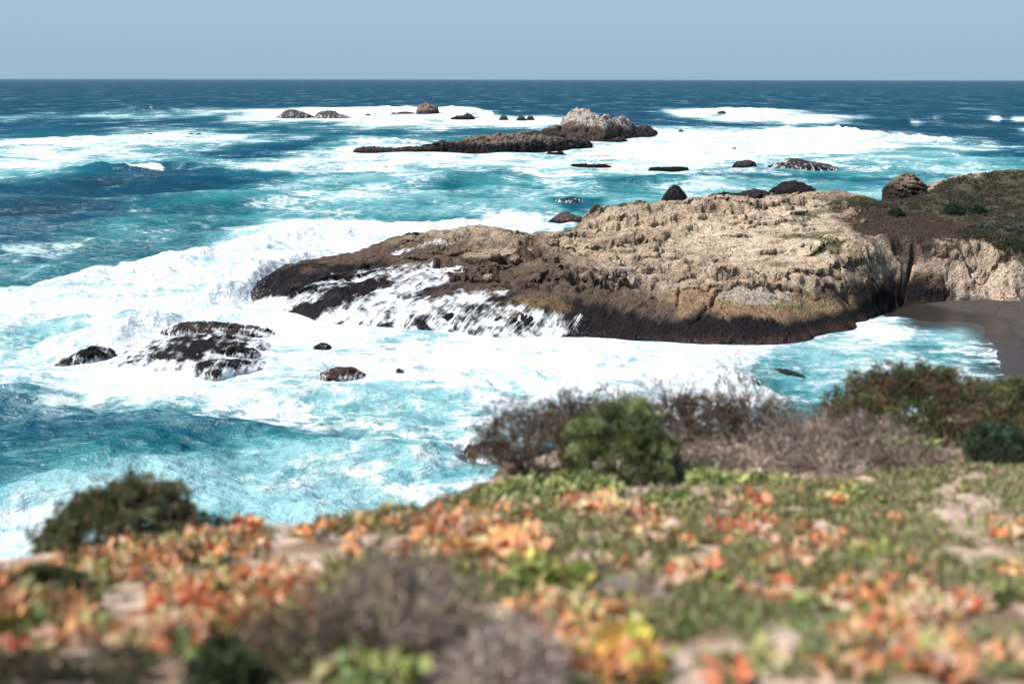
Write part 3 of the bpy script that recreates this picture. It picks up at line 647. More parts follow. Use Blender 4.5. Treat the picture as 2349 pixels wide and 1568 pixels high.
# ------------------------------------------------------------ sea rocks, one mesh each
print('rocks')
def sea_rock(name, label, prof, base_y, depth, cols, group=None, zb=0.0, rgh=.28, seed=1, q=.55, mat=None, guano=0, res=None, skew=0.0, sink=1.2, wetline=1.0, cat='rock', fine=1.0, veil=0, strata=0):
    """prof: (px, py) skyline of the rock; base_y: waterline row of its foot; depth: metres back to front"""
    prof = sorted(prof); pxs = np.array([a for a, _ in prof], float); pys = np.array([a for _, a in prof], float)
    by_ = np.interp(pxs, [a for a, _ in base_y], [b for _, b in base_y]) if isinstance(base_y, list) else np.full(len(pxs), float(base_y))
    pts = [W(a, b, zb) for a, b in zip(pxs, by_)]
    xs_, ys_, hs = [], [], []
    for a, t, w in zip(pxs, pys, pts):
        Yr = w[1]+depth*.5*(1+skew); r = D(a, t, Yr); xs_.append(r[0]); ys_.append(w[1]); hs.append(r[2]-zb)
    xs_, ys_, hs = map(np.array, (xs_, ys_, hs))
    n = res or 220; span = xs_[-1]-xs_[0]
    u = np.linspace(xs_[0]-.02*span, xs_[-1]+.02*span, n)
    m_ = max(40, min(150, int(n*depth/span*1.3)))
    v = np.linspace(-1.12, 1.12, m_)
    Ux, Vv = np.meshgrid(u, v); hu = np.interp(Ux, xs_, hs, left=-sink*.3, right=-sink*.3); yf = np.interp(Ux, xs_, ys_)
    tt = (Ux-xs_[0])/span; tap = np.clip(np.sin(pi*np.clip(tt, 0, 1)), 0, 1)**.4
    X_ = Ux; hm = hs.max()
    vv = np.clip(Vv+.28*fbm(Ux/(depth*.35), Vv*2, 4, seed), -1.3, 1.3)
    vs = np.where(vv < skew, (vv-skew)/(1+skew), (vv-skew)/(1-skew+1e-6))
    s_ = 1-np.abs(np.clip(vs, -1, 1))**(1/q)
    Z_ = hu*np.clip(s_, 0, 1)**.75-sink*ss(.75, 1.1, np.abs(vs))
    Y_ = yf+depth*.5*(1+Vv*tap)
    k = hm*.5+.3
    Z_ = Z_+rgh*k*(.55*fbm(Ux/k*.8, Y_/k*.8, 4, seed+3)+.5*(ridged(Ux/k*1.1+.4*Z_/k, Y_/k*.9, 5, seed+5)-.45))*(.3+.7*s_)*ss(-.2, .25, hu)
    f1_, f2_, id_ = worley(Ux/k*1.7+.5*fbm(Ux/k, Y_/k, 3, 3), Y_/k*1.5, seed+8)
    Z_ = Z_+rgh*k*((id_-.5)*.45-.3*(1-ss(0, .14, f2_-f1_)))*fine
    Z_ += zb
    dx = rgh*k*.5*fbm(Z_/k*2.2, Y_/k*2, 4, seed+9); dy = rgh*k*.9*fbm(Ux/k*1.6, Z_/k*2.4, 4, seed+11)
    if strata:
        t_ = (Z_+.22*X_+.25*fbm(X_, Y_, 3, 5))/.62; t_ = t_-np.floor(t_); dy = dy-strata*(ss(0, .25, t_)*(1-ss(.7, .95, t_)))*np.where(Vv < .3, 1, 0)
    V = np.stack([X_+dx, Y_+dy, Z_], -1)
    nb = fbm(Ux/k, Y_/k+Z_/k, 4, seed+20); rel = (Z_-zb)/max(hm, .1)+.25*nb
    c_ = np.zeros(Ux.shape+(3,))+C(*cols[0]); c_ = lerp(c_, C(*cols[1]), ss(.25*wetline, .55*wetline, rel))
    if guano:
        c_ = lerp(c_, C(.60, .52, .46), guano*ss(.35, .6, rel+.5*fbm(Ux/k*2.5, Y_/k*1.5, 4, seed+30)))
    ctr = (float(xs_.mean()), float(ys_.mean()+depth*.5), zb)
    o = make_mesh(name, V.reshape(-1, 3), grid_faces(m_, n), mat or M_FAR, colr=c_.reshape(-1, 3), attrs={'wet': (1-ss(.3, .7, rel)).ravel()}, loc=ctr)
    tag(o, label, cat, group)
    if veil:
        Vv2 = V.copy(); Vv2[..., 2] += .05*max(1, abs(depth)/4); Vv2[..., 1] -= .04
        fl_ = veil*(1-ss(.15, .95, rel))+.25*fbm(Ux/k*.8, Y_/k, 3, seed+40)
        w_ = make_mesh('running_foam', Vv2.reshape(-1, 3), grid_faces(m_, n), M_CASC, o, attrs={'flow': fl_.ravel(), 'across': (Ux*3.4/max(1, depth/4)).ravel(), 'along': ((Z_*1.0-Y_*.5)/max(1, depth/4)).ravel()}, loc=ctr)
        w_.location = (0, 0, 0)
    return o
BLK = (.011, .009, .010); BRN = (.07, .05, .04); TAN = (.33, .26, .20)
G = 'rocks breaking the surface offshore'
sea_rock('sea_stack', 'tallest offshore rock with white guano cap and brown cliffs', [(1240,306),(1246,293),(1262,290),(1275,284),(1284,292),(1290,275),(1298,270),(1305,262),(1322,250),(1338,247),(1352,252),(1362,266),(1378,270),(1386,265),(1400,272),(1430,272),(1442,280),(1448,290),(1475,288),(1492,292),(1503,302),(1506,308)], [(1240,322),(1380,326),(1506,312)], 26, [BRN, (.16,.115,.09)], G, rgh=.42, seed=3, guano=.68, q=.42, res=380, wetline=1.0)
sea_rock('reef_rock', 'long low dark reef with tan back in front of the tall white capped rock', [(950,352),(965,338),(985,332),(1010,326),(1040,325),(1070,318),(1110,313),(1150,308),(1180,306),(1200,300),(1225,308),(1260,314),(1290,318),(1330,320),(1352,324),(1358,332)], [(950,352),(1050,349),(1150,351),(1300,346),(1358,344)], 20, [BLK, (.13,.092,.065)], G, rgh=.5, seed=8, guano=.16, q=.5, res=380, wetline=1.3)
sea_rock('reef_rock', 'flat black rock ledge trailing left of the long low reef', [(806,351),(818,340),(850,337),(900,341),(935,336),(960,337),(1000,333),(1010,342)], [(806,352),(880,354),(1010,350)], 9, [BLK, (.07,.052,.04)], G, rgh=.55, seed=12, q=.5, res=260)
sea_rock('reef_rock', 'small dark jagged rock between long low reef and white capped rock', [(1190,318),(1205,308),(1225,301),(1250,303),(1262,312),(1290,318)], 326, 9, [BLK, BRN], G, rgh=.5, seed=14)
sea_rock('reef_rock', 'low washed dark rock right of and below the white capped rock', [(1355,322),(1372,316),(1400,318),(1420,315),(1440,322)], 326, 8, [BLK, BRN], G, rgh=.5, seed=15)
sea_rock('reef_rock', 'small black rock just below the right end of the long reef', [(1250,355),(1256,348),(1272,350),(1285,346),(1297,354)], 358, 5, [BLK, BLK], G, seed=16, rgh=.4)
sea_rock('reef_rock', 'dark humped rock at far left of the distant surf line', [(634,270),(645,262),(660,252),(672,252),(690,257),(705,262),(722,270)], 272, 22, [BRN, (.11,.085,.075)], G, seed=18, rgh=.4, veil=.25)
sea_rock('reef_rock', 'dark broken rock touching the leftmost distant humped rock', [(722,270),(728,259),(740,256),(752,254),(765,256),(778,263),(800,269),(806,271)], 272, 20, [BRN, (.11,.085,.075)], G, seed=19, rgh=.45, veil=.25)
sea_rock('reef_rock', 'blocky upright brown rock highest in the distant surf line', [(954,260),(958,247),(964,239),(975,237),(992,240),(1003,244),(1006,258)], 263, 22, [BRN, (.24,.18,.15)], G, seed=20, rgh=.35, q=.35)
sea_rock('reef_rock', 'thin dark rock sliver left of the blocky distant rock', [(903,261),(915,257),(930,256),(945,258),(956,261)], 262, 12, [BRN, BRN], G, seed=21)
sea_rock('reef_rock', 'low pointed dark rock right of the blocky distant rock', [(1032,273),(1045,267),(1060,266),(1070,259),(1080,263),(1089,272)], 275, 14, [BLK, BRN], G, seed=22, rgh=.45)
for (x0, x1, yt, yb, sd_, lb) in [(1142,1167,265,276,31,'small round dark rock alone in the distant surf right of pointed rock'),(1182,1208,266,277,32,'left one of two small touching dark rocks in distant surf'),(1204,1227,266,276,33,'right one of two small touching dark rocks in distant surf'),
        (1642,1668,254,263,34,'tiny dark rock in the far right band of surf'),(1553,1570,297,303,35,'tiny dark rock in surf right of the white capped rock'),(336,352,306,311,36,'tiny black rock in the left surf band'),
        (430,446,305,310,37,'tiny black rock in left surf band, left of a near twin'),(448,464,305,310,38,'tiny black rock in left surf band, right of a near twin'),(1678,1690,338,343,39,'tiny black rock in white surf above the two dark humped rocks'),
        (894,912,258,262,40,'tiny dark rock low in distant surf left of the sliver rock'),(836,850,261,265,42,'tiny dark rock low in distant surf mid way to the broken rock'),(1590,1604,378,382,43,'tiny black rock just right of the flat black reef')]:
    xm = (x0+x1)/2
    sea_rock('reef_rock', lb, [(x0, yb), (x0*.7+x1*.3, yt+.5), (xm+1, yt), (x0*.25+x1*.75, yt+1.5), (x1, yb)], yb, 9 if yb < 300 else 3, [BLK, BRN], G, seed=sd_, res=60, rgh=.35)
sea_rock('reef_rock', 'low black rock strip awash left of the flat black reef', [(1298,384),(1315,377),(1335,376),(1360,378),(1385,376),(1402,382)], 387, 6, [BLK, BLK], G, seed=50, rgh=.6)
sea_rock('reef_rock', 'flat black reef between low strip and dark humped rock', [(1485,391),(1493,384),(1520,384),(1545,383),(1570,383),(1580,388)], 392, 5, [BLK, BLK], G, seed=51, rgh=.6)
sea_rock('reef_rock', 'dark humped rock with steep right side, smaller of the pair', [(1680,382),(1690,371),(1705,369),(1720,367),(1731,372),(1734,384)], 387, 9, [BLK, (.05,.036,.036)], G, seed=52, rgh=.3)
sea_rock('reef_rock', 'broad dark humped rock with white runoff, larger of the pair', [(1756,389),(1775,377),(1800,371),(1812,364),(1830,363),(1848,370),(1880,373),(1905,380),(1925,385),(1952,390)], 392, 14, [BLK, (.05,.036,.036)], G, seed=53, rgh=.28, veil=.16)
G2 = 'outcrops along the headland skyline'
sea_rock('rock_outcrop', 'black pyramid shaped rock standing on the headland skyline', [(1518,462),(1524,446),(1536,430),(1548,424),(1558,430),(1570,444),(1580,462)], 464, 5, [BLK, (.018,.015,.016)], G2, zb=6.2, seed=60, rgh=.28, mat=M_ROCK, sink=1)
sea_rock('rock_outcrop', 'long black ridge of rock on the headland skyline', [(1765,446),(1775,432),(1790,424),(1805,418),(1818,415),(1840,420),(1860,430),(1882,440)], 448, 6, [BLK, (.02,.017,.018)], G2, zb=7.2, seed=61, rgh=.35, mat=M_ROCK, sink=1)
sea_rock('rock_outcrop', 'low black rocks on the skyline between pyramid and long ridge', [(1610,458),(1640,447),(1665,442),(1700,444),(1730,434),(1760,440),(1772,448)], 460, 5, [BLK, (.04,.033,.03)], G2, zb=7, seed=62, rgh=.5, mat=M_ROCK, sink=1)
sea_rock('rock_outcrop', 'black lumpy rocks on the skyline left of the pyramid', [(1390,486),(1405,473),(1430,467),(1450,470),(1465,464),(1478,474)], 490, 4, [BLK, (.035,.03,.028)], G2, zb=5.2, seed=63, rgh=.5, mat=M_ROCK, sink=1)
sea_rock('rock_outcrop', 'brown rock standing in white surf behind the headland', [(1256,514),(1270,500),(1285,490),(1300,487),(1315,494),(1335,500),(1350,503),(1365,512)], 518, 8, [BLK, (.11,.08,.065)], G2, zb=0, seed=64, rgh=.32, mat=M_ROCK)
sea_rock('sea_stack', 'layered tan rock block with dark overhang beyond the headland', [(2028,452),(2032,430),(2045,418),(2062,405),(2080,398),(2095,402),(2108,416),(2122,428),(2132,450)], 462, 7, [(.035, .026, .022), (.22, .16, .115)], G2, zb=6.0, seed=65, rgh=.42, mat=M_ROCK, q=.38, sink=2, strata=.4, wetline=1.5)
sea_rock('rock_outcrop', 'pale tan rock shoulder right of the layered block', [(2098,450),(2120,432),(2150,420),(2190,408),(2225,399),(2260,396),(2300,410)], 452, 9, [TAN, (.42,.33,.26)], G2, zb=6.8, seed=66, rgh=.2, mat=M_ROCK, sink=2)
sea_rock('boulder', 'rounded tan boulder overhanging the pale slabs above the beach', [(2195,606),(2200,580),(2215,568),(2250,566),(2275,570),(2290,582),(2296,606)], 612, 3.2, [TAN, (.36,.27,.20)], None, zb=3.4, seed=67, rgh=.16, mat=M_ROCK, q=.3, sink=1, cat='boulder', fine=.2)
sea_rock('boulder', 'small pale stone on the dark front slope of the headland', [(1785,678),(1792,671),(1808,669),(1820,673),(1824,679)], 680, .8, [(.4,.36,.3), (.5,.45,.4)], None, zb=2.6, seed=68, rgh=.15, mat=M_ROCK, q=.4, sink=.3, cat='boulder', res=60)
G3 = 'dark weedy rocks awash in near surf'
KN = (.017, .013, .013)
sea_rock('washed_rock', 'leftmost dark weedy rock lump awash in near surf', [(125,838),(150,822),(175,808),(205,798),(235,797),(258,806),(262,822)], [(125,842),(262,834)], 3.5, [BLK, KN], G3, seed=70, rgh=.5, mat=M_ROCK, fine=.4, veil=0.45)
sea_rock('washed_rock', 'long black rock ridge in the middle of the near reef', [(270,838),(300,818),(330,808),(380,806),(430,804),(470,798),(520,794),(570,800),(600,812)], [(270,842),(600,838)], 4.2, [BLK, KN], G3, seed=71, rgh=.5, mat=M_ROCK, fine=.4, veil=0.4)
sea_rock('washed_rock', 'rounded black knob rising highest on the near reef', [(455,800),(475,785),(500,772),(520,768),(540,775),(560,788),(585,802)], 806, 3.2, [BLK, KN], G3, seed=72, rgh=.35, mat=M_ROCK, fine=.4, veil=0.15)
sea_rock('washed_rock', 'front rounded black rock of near reef veiled with running foam', [(395,864),(420,846),(460,832),(510,826),(560,829),(600,836),(632,850)], [(395,862),(500,874),(632,850)], 4.0, [BLK, KN], G3, seed=73, rgh=.32, mat=M_ROCK, fine=.4, veil=0.62)
sea_rock('washed_rock', 'thin brown black rock ledge at the back of the near reef', [(365,765),(385,748),(420,742),(470,741),(520,745),(560,750),(600,756),(640,768)], [(365,776),(640,782)], 4.5, [BLK, (.05,.036,.03)], G3, seed=74, rgh=.45, mat=M_ROCK, fine=.4, veil=0.35)
sea_rock('washed_rock', 'reddish brown weedy rock awash right of the near reef', [(718,872),(740,852),(775,845),(810,846),(830,858),(845,868)], 876, 2.8, [(.045,.03,.028), (.08,.05,.045)], G3, seed=75, rgh=.5, mat=M_ROCK, fine=.5, veil=0.3)
sea_rock('washed_rock', 'small dark rock barely showing above the reddish weedy rock', [(715,800),(735,787),(752,790),(765,802)], 804, 1.6, [BLK, KN], G3, seed=76, rgh=.3, mat=M_ROCK, veil=0.3)
sea_rock('washed_rock', 'tiny brown rock awash right of the reddish weedy rock', [(900,852),(910,846),(922,847),(928,853)], 854, .9, [(.05,.034,.03), KN], G3, seed=77, rgh=.3, mat=M_ROCK, res=50, veil=0.3)
sea_rock('washed_rock', 'narrow dark rock sliver in the turquoise cove', [(1775,848),(1790,845),(1815,850),(1845,862),(1852,868)], [(1775,850),(1852,870)], 1.0, [(.02,.03,.032), (.02,.03,.032)], G3, seed=78, rgh=.3, mat=M_ROCK, res=80, veil=0)
sea_rock('washed_rock', 'broad flat slab of near reef veiled by sheets of draining water', [(180,828),(260,812),(340,800),(420,792),(500,790),(580,797),(650,812)], [(180,846),(420,866),(650,850)], 11, [BLK, KN], G3, seed=90, rgh=.3, mat=M_ROCK, fine=.5, veil=.7)
# swirl over a sunken rock
sea_rock('washed_rock', 'blue black rock just under the swirling water behind headland', [(1262,468),(1285,456),(1310,451),(1330,455),(1345,464)], 472, 7, [(.012,.028,.045), (.012,.03,.05)], G3, seed=79, rgh=.2, mat=M_ROCK, fine=.2, veil=0.45)
# rock shelf at the foot of the near cliff
sea_rock('shore_rock', 'low dark rounded rock below cliff plants with foam pouring over', [(1030,1052),(1045,1036),(1075,1026),(1110,1022),(1150,1025),(1190,1040),(1220,1060)], [(1030,1058),(1220,1080)], 4.0, [BLK, KN], None, seed=80, rgh=.25, mat=M_ROCK, fine=.4, veil=.5)
sea_rock('shore_rock', 'brown rock shelf showing behind the cliff top bushes', [(1100,1018),(1130,1003),(1190,992),(1240,985),(1290,980),(1400,978),(1560,976),(1660,978),(1800,980),(1900,984),(2000,995)], [(1100,1010),(1300,1040),(2000,1040)], 10, [BLK, (.10,.072,.055)], None, seed=81, rgh=.16, mat=M_ROCK, fine=.5)

# ------------------------------------------------------------ near cliff top
print('cliff')
cc_ = []
for a, b, y in [(-300,1568,3.0),(0,1568,3.0),(600,1568,3.0),(1174,1568,3.0),(1800,1568,2.95),(2349,1568,2.9),(2700,1568,2.9),(-300,1400,4.1),(0,1400,4.1),(600,1400,4.0),(1174,1400,4.0),(1800,1400,4.0),(2349,1400,3.9),(2700,1400,3.9),
    (-300,1290,5.6),(0,1280,5.7),(270,1245,6.1),(560,1228,6.2),(800,1250,5.5),(1174,1250,5.4),(1600,1250,5.5),(2000,1250,5.5),(2349,1250,5.3),(2700,1250,5.3),(700,1198,6.5),(950,1168,6.9),(1100,1130,7.4),(1300,1120,7.6),(1600,1130,7.4),(2000,1120,7.4),(2349,1110,7.4),(2700,1100,7.4),
    (1200,1070,8.6),(1430,1050,9.0),(1700,1030,9.3),(2000,1010,9.8),(2200,1000,10),(2349,990,10.2),(2700,980,10.3),(1400,1015,9.9),(1700,985,10.6),(2000,965,11.2),(2349,935,12),(2700,920,12.5)]:
    cc_.append(tuple(D(a, b, y)))
for x in (-6, -2, 2, 6): cc_.append((x, 0.3, CAM_H-1.62)); cc_.append((x, -6, CAM_H-1.4))
cx = np.arange(-16, 26, .06); cy = np.concatenate([np.arange(-2, 1.6, .15), np.arange(1.6, 14, .05), np.arange(14, 34, .25)])
CX, CY = np.meshgrid(cx, cy)
edge = [D(a, b, y)[:2] for a, b, y in [(-900,1320,5.6),(-300,1290,5.75),(0,1278,5.85),(270,1243,6.25),(560,1226,6.35),(700,1196,6.6),(950,1166,7.0),(1080,1115,7.6),(1140,1060,8.8),(1300,1010,10.0),(1700,975,10.9),(2000,955,11.6),(2349,925,12.4),(2700,905,13),(3400,900,14)]]
poly = [tuple(e) for e in edge]+[(60, 14), (60, -20), (-60, -20), (-60, 5.5)]
ct = tps(cc_, CX, CY, 1e-4)
dd = -sdist(CX+.25*fbm(CX, CY, 3, 2), CY+.2*fbm(CX, CY, 3, 4), poly)+.1
dp = np.clip(dd, 0, None); ct = ct-np.minimum(.5*dp**1.3+1.3*dp, 40)
ct = np.maximum(ct, -3)
ct += .10*fbm(CX/1.1, CY/1.1, 4, 60)+.045*fbm(CX/.25, CY/.25, 4, 61)
ct += (dp > .5)*.5*fbm(CX/2, ct/2, 4, 63)
CF = Field(cx, cy, ct)
cn = fbm(CX/.8, CY/.8, 4, 70)
c = np.zeros(CX.shape+(3,))+C(.56, .42, .33)
c = lerp(c, C(.27, .18, .12), ss(.0, .4, cn)); c = lerp(c, C(.10, .12, .04), .6*ss(.0, .35, fbm(CX/.5, CY/.5, 4, 75)))
c = lerp(c, C(.19, .14, .10), ss(.8, 2.5, dp))
gd = make_mesh('cliff_top', np.stack([CX, CY, ct], -1).reshape(-1, 3), grid_faces(len(cy), len(cx)), M_SOIL, colr=c.reshape(-1, 3))
tag(gd, 'sandy cliff top sloping to the sea under low plants', 'ground', kind='structure')
def GH(px, py):
    g = CF.hit(px, py, 1.0, 16)
    while g[2] < CAM_H-4.6 or g[1] > 13.5: py += 3; g = CF.hit(px, py, 1.0, 16)
    return g

# ------------------------------------------------------------ plants
print('plants')
def rot_basis(n):
    """random frames: dir d, side s, up u"""
    d = rng.normal(size=(n, 3)); d /= np.linalg.norm(d, axis=1)[:, None]
    a = rng.normal(size=(n, 3)); s = np.cross(d, a); s /= np.linalg.norm(s, axis=1)[:, None]; return d, s, np.cross(d, s)
def leaves(P, Dv, length, width, cols, fold=.25, curl=.3, jitter=.25, shape='oval'):
    """leaf blades: P base points, Dv direction; 6 verts, 4 tris each... as quads pair"""
    n = len(P); Dv = Dv/np.linalg.norm(Dv, axis=1)[:, None]
    a = rng.normal(size=(n, 3)); s = np.cross(Dv, a); s /= np.linalg.norm(s, axis=1)[:, None]+1e-9; u = np.cross(s, Dv)
    l = np.broadcast_to(length, (n,))*rng.uniform(.6, 1.25, n); w = np.broadcast_to(width, (n,))*rng.uniform(.7, 1.3, n)
    l = l[:, None]; w = w[:, None]
    b0 = P; m0 = P+Dv*l*.5+u*l*curl*.25; t0 = P+Dv*l*.95+u*l*curl*rng.normal(.0, 1, (n, 1))*.6
    l1 = P+Dv*l*.42+s*w*.5+u*w*fold; r1 = P+Dv*l*.42-s*w*.5+u*w*fold
    V = np.stack([b0, l1, t0, m0, r1], 1).reshape(-1, 3)
    i = np.arange(n)[:, None]*5
    F = np.concatenate([i+np.array([[0, 3, 2, 1]]), i+np.array([[0, 4, 2, 3]])])
    cl = np.repeat(cols, 5, 0)
    return V, F, cl
def vary(base, n, j=.25, hue=.08):
    b = np.asarray(base, float)
    if b.ndim == 2: b = b[rng.integers(0, len(b), n)]
    else: b = np.broadcast_to(b, (n, 3))
    return np.clip(b*rng.lognormal(0, j, (n, 1))*(1+rng.normal(0, hue, (n, 3))), .004, .9)
def strips(A, B, ra, rb, cols, bend=None):
    """thin 3-sided twigs from A to B (with midpoint bend)"""
    n = len(A); d = B-A; a = rng.normal(size=(n, 3)); s = np.cross(d, a); s /= np.linalg.norm(s, axis=1)[:, None]+1e-9
    u = np.cross(d, s); u /= np.linalg.norm(u, axis=1)[:, None]+1e-9
    M = (A+B)*.5+(bend if bend is not None else 0)
    ra = np.broadcast_to(ra, (n,))[:, None]; rb = np.broadcast_to(rb, (n,))[:, None]; rings = []
    for Pp, r in ((A, ra), (M, (ra+rb)*.5), (B, rb)):
        for k in range(3):
            an = k*2*pi/3; rings.append(Pp+(s*cos(an)+u*sin(an))*r)
    V = np.stack(rings, 1).reshape(-1, 3); i = np.arange(n)[:, None]*9; F = []
    for j in (0, 3):
        for k in range(3): F.append(i+np.array([[j+k, j+(k+1) % 3, j+3+(k+1) % 3, j+3+k]]))
    return V, np.concatenate(F), np.repeat(cols, 9, 0)
def join(parts):
    Vs, Fs, Cs, o = [], [], [], 0
    for V, F, c_ in parts: Vs.append(V); Fs.append(F+o); Cs.append(c_); o += len(V)
    return np.concatenate(Vs), np.concatenate(Fs), np.concatenate(Cs)

def twigs(center, rx, ry, rz, n, cols, r=.006, levels=3, up=.8, spread=1.0):
    """branching twig system"""
    A = np.repeat(np.array([center]), n, 0)+rng.normal(0, .12, (n, 3))*np.array([rx, ry, 0])
    an = rng.uniform(0, 2*pi, n); rad = np.sqrt(rng.uniform(.02, 1, n))
    tip = np.array(center)+np.stack([np.cos(an)*rad*rx, np.sin(an)*rad*ry, rz*(up*np.sqrt(np.clip(1.05-rad**2, .02, 2)))*rng.uniform(.6, 1.0, n)], 1)
    out = []; A1 = A; B1 = A+(tip-A)*.55+rng.normal(0, .05, (n, 3))*rz; ra = r
    out.append(strips(A1, B1, ra, ra*.7, vary(cols, n, .2), rng.normal(0, .04, (n, 3))*rz))
    src = B1; dirs = (tip-A); tips = [tip]
    for lv in range(levels):
        k = 3 if lv < 1 else 2; n2_ = len(src)*k; S_ = np.repeat(src, k, 0); dd_ = np.repeat(dirs, k, 0)
        ln = np.linalg.norm(dd_, axis=1)[:, None]*(.5 if lv else .55)
        nd = dd_/np.linalg.norm(dd_, axis=1)[:, None]+rng.normal(0, .38*spread, (n2_, 3)); nd /= np.linalg.norm(nd, axis=1)[:, None]
        E_ = S_+nd*ln*rng.uniform(.5, 1.1, (n2_, 1)); ra *= .68
        out.append(strips(S_, E_, ra, ra*.6, vary(cols, n2_, .25), rng.normal(0, .05, (n2_, 3))*ln))
        src = E_; dirs = nd*ln
    return join(out), src, dirs/np.linalg.norm(dirs, axis=1)[:, None]

def bush(name, label, c, w, h, cols, stem=(.10, .075, .06), nclump=160, per=70, leaf=(.022, .010), seed_heads=0, dpt=None, lumpy=.2, cat='shrub', group=None, upright=.3, bare=0, headcol=(.22, .12, .09)):
    c = np.array(c, float); c[2] -= .03; dpt = dpt or w
    root = empty(name, tuple(c)); tag(root, label, cat, group)
    (V, F, cl), tips, td = twigs(c, w*.42, dpt*.42, h*.85, 26, stem, r=.009, levels=3)
    make_mesh('stalks', V, F, M_TWIG, root, cl, smooth=False, loc=tuple(c))
    # clumps spread through the dome, denser near its skin
    d = rng.normal(size=(nclump, 3)); d[:, 2] = np.abs(d[:, 2])*.9+.02; d /= np.linalg.norm(d, axis=1)[:, None]
    k = rng.uniform(.55, 1.0, nclump)**.6*(1+lumpy*fbm(d[:, 0]*2.2+c[0], d[:, 1]*2.2+d[:, 2]*2, 3, 5)*2)
    ctr = c+d*k[:, None]*np.array([w*.5, dpt*.5, h]); nl = nclump*per
    cr_ = .075*(w+h)*.6*rng.uniform(.5, 1.2, nclump)
    od = rng.normal(size=(nl, 3))+np.repeat(d, per, 0)*.9; od[:, 2] += upright; od /= np.linalg.norm(od, axis=1)[:, None]
    P = np.repeat(ctr, per, 0)+od*(np.repeat(cr_, per)*rng.uniform(.2, 1, nl))[:, None]
    cc2 = vary(cols, nclump, .28, .05); cc2 = np.repeat(cc2, per, 0)*rng.lognormal(0, .22, (nl, 1))
    P[:, 2] = np.maximum(P[:, 2], c[2]+.01)
    V, F, cl = leaves(P, od, leaf[0], leaf[1], np.clip(cc2, .003, .8))
    make_mesh('foliage', V, F, M_LEAF, root, cl, smooth=False, loc=tuple(c))
    if seed_heads:
        n = seed_heads; an = rng.uniform(0, 2*pi, n); rr_ = np.sqrt(rng.uniform(0, 1, n))
        A = c+np.stack([np.cos(an)*rr_*w*.4, np.sin(an)*rr_*dpt*.3, h*.7*np.sqrt(1-.7*rr_**2)], 1)
        B = A+np.stack([rng.normal(0, .05, n), rng.normal(0, .05, n), rng.uniform(.08, .32, n)*(.5+h)], 1)
        for j in range(n):
            hp = np.repeat(B[j:j+1], 34, 0); hd = rng.normal(size=(34, 3)); hd /= np.linalg.norm(hd, axis=1)[:, None]
            hp = hp+hd*rng.uniform(0, .026, (34, 1))
            V, F, cl = join([strips(A[j:j+1], B[j:j+1], .003, .002, vary((.16, .10, .075), 1)), leaves(hp, hd, .014, .009, vary(headcol, 34, .3))])
            make_mesh('seed_head', V, F, M_TWIG, root, cl, smooth=False, loc=tuple(c))
    return root
def dry_bush(name, label, c, w, h, cols, n=60, r=.007, levels=3, leafn=0, leafcol=(.1, .09, .05), dpt=None, cat='dry shrub', group=None, spread=1.0, up=.9):
    c = np.array(c, float); c[2] -= .03; dpt = dpt or w
    root = empty(name, tuple(c)); tag(root, label, cat, group)
    (V, F, cl), tips, td = twigs(c, w*.5, dpt*.5, h, n, cols, r=r, levels=levels, spread=spread, up=up)
    make_mesh('branches', V, F, M_TWIG, root, cl, smooth=False, loc=tuple(c))
    if leafn:
        i = rng.integers(0, len(tips), leafn); P = tips[i]+rng.normal(0, .02, (leafn, 3)); dv = td[i]+rng.normal(0, .6, (leafn, 3))
        V, F, cl = leaves(P, dv, .028, .014, vary(leafcol, leafn, .35)); make_mesh('foliage', V, F, M_LEAF, root, cl, smooth=False, loc=tuple(c))
    return root
def px2m(px, Y): return px/FPX*Y*1.05
GRN = [(.055, .085, .028), (.075, .11, .04), (.04, .062, .022), (.09, .12, .05)]
DGR = [(.11, .125, .05), (.15, .16, .07), (.075, .085, .035), (.20, .20, .10)]
BR_ = [(.19, .135, .105), (.27, .205, .165), (.14, .095, .072)]
g = GH(270, 1248); bush('shrub', 'dark green dome shrub with dry flower stalks at left cliff edge', g+[0, .15, 0], px2m(360, g[1]), px2m(125, g[1]), DGR, nclump=430, per=120, leaf=(.03, .011), seed_heads=26, lumpy=.2, upright=.1)
g = GH(500, 1235); bush('shrub', 'low grey green shrub just right of the dark dome shrub', g, px2m(150, g[1]), px2m(50, g[1]), [(.10, .12, .075), (.07, .09, .05)], nclump=110, per=60, seed_heads=5)
g = GH(80, 1365); bush('shrub', 'low dark green shrub at left frame side on orange leaves', g, px2m(230, g[1]), px2m(60, g[1]), DGR, nclump=140, per=60, leaf=(.03, .011), seed_heads=4)
g = GH(1425, 1112); bush('shrub', 'bright green rounded shrub in the middle of the cliff edge', g+[0, .3, 0], px2m(280, g[1]+.3), px2m(176, g[1]+.3), [(.18, .21, .08), (.24, .27, .12), (.13, .155, .055)], nclump=380, per=140, leaf=(.030, .010), dpt=px2m(230, g[1]), lumpy=.13)
g = GH(2180, 1010); bush('shrub', 'large dark reddish green shrub at the right cliff edge', g+[0, .3, 0], px2m(470, g[1]), px2m(140, g[1]), [(.08, .09, .035), (.15, .085, .05), (.06, .065, .03), (.12, .13, .045), (.18, .12, .085)], nclump=800, per=90, leaf=(.035, .016), seed_heads=0, stem=(.11, .07, .06))
g = GH(2300, 1062); bush('shrub', 'deep green shrub in front of the large reddish right shrub', g, px2m(210, g[1]), px2m(85, g[1]), [(.04, .075, .035), (.06, .10, .05), (.03, .05, .022)], nclump=240, per=80, leaf=(.035, .011))
g = GH(2400, 1030); bush('shrub', 'dark green shrub cut by the right frame side', g+[.1, .6, 0], px2m(200, g[1]), px2m(130, g[1]), DGR, nclump=240, per=80, leaf=(.035, .011))
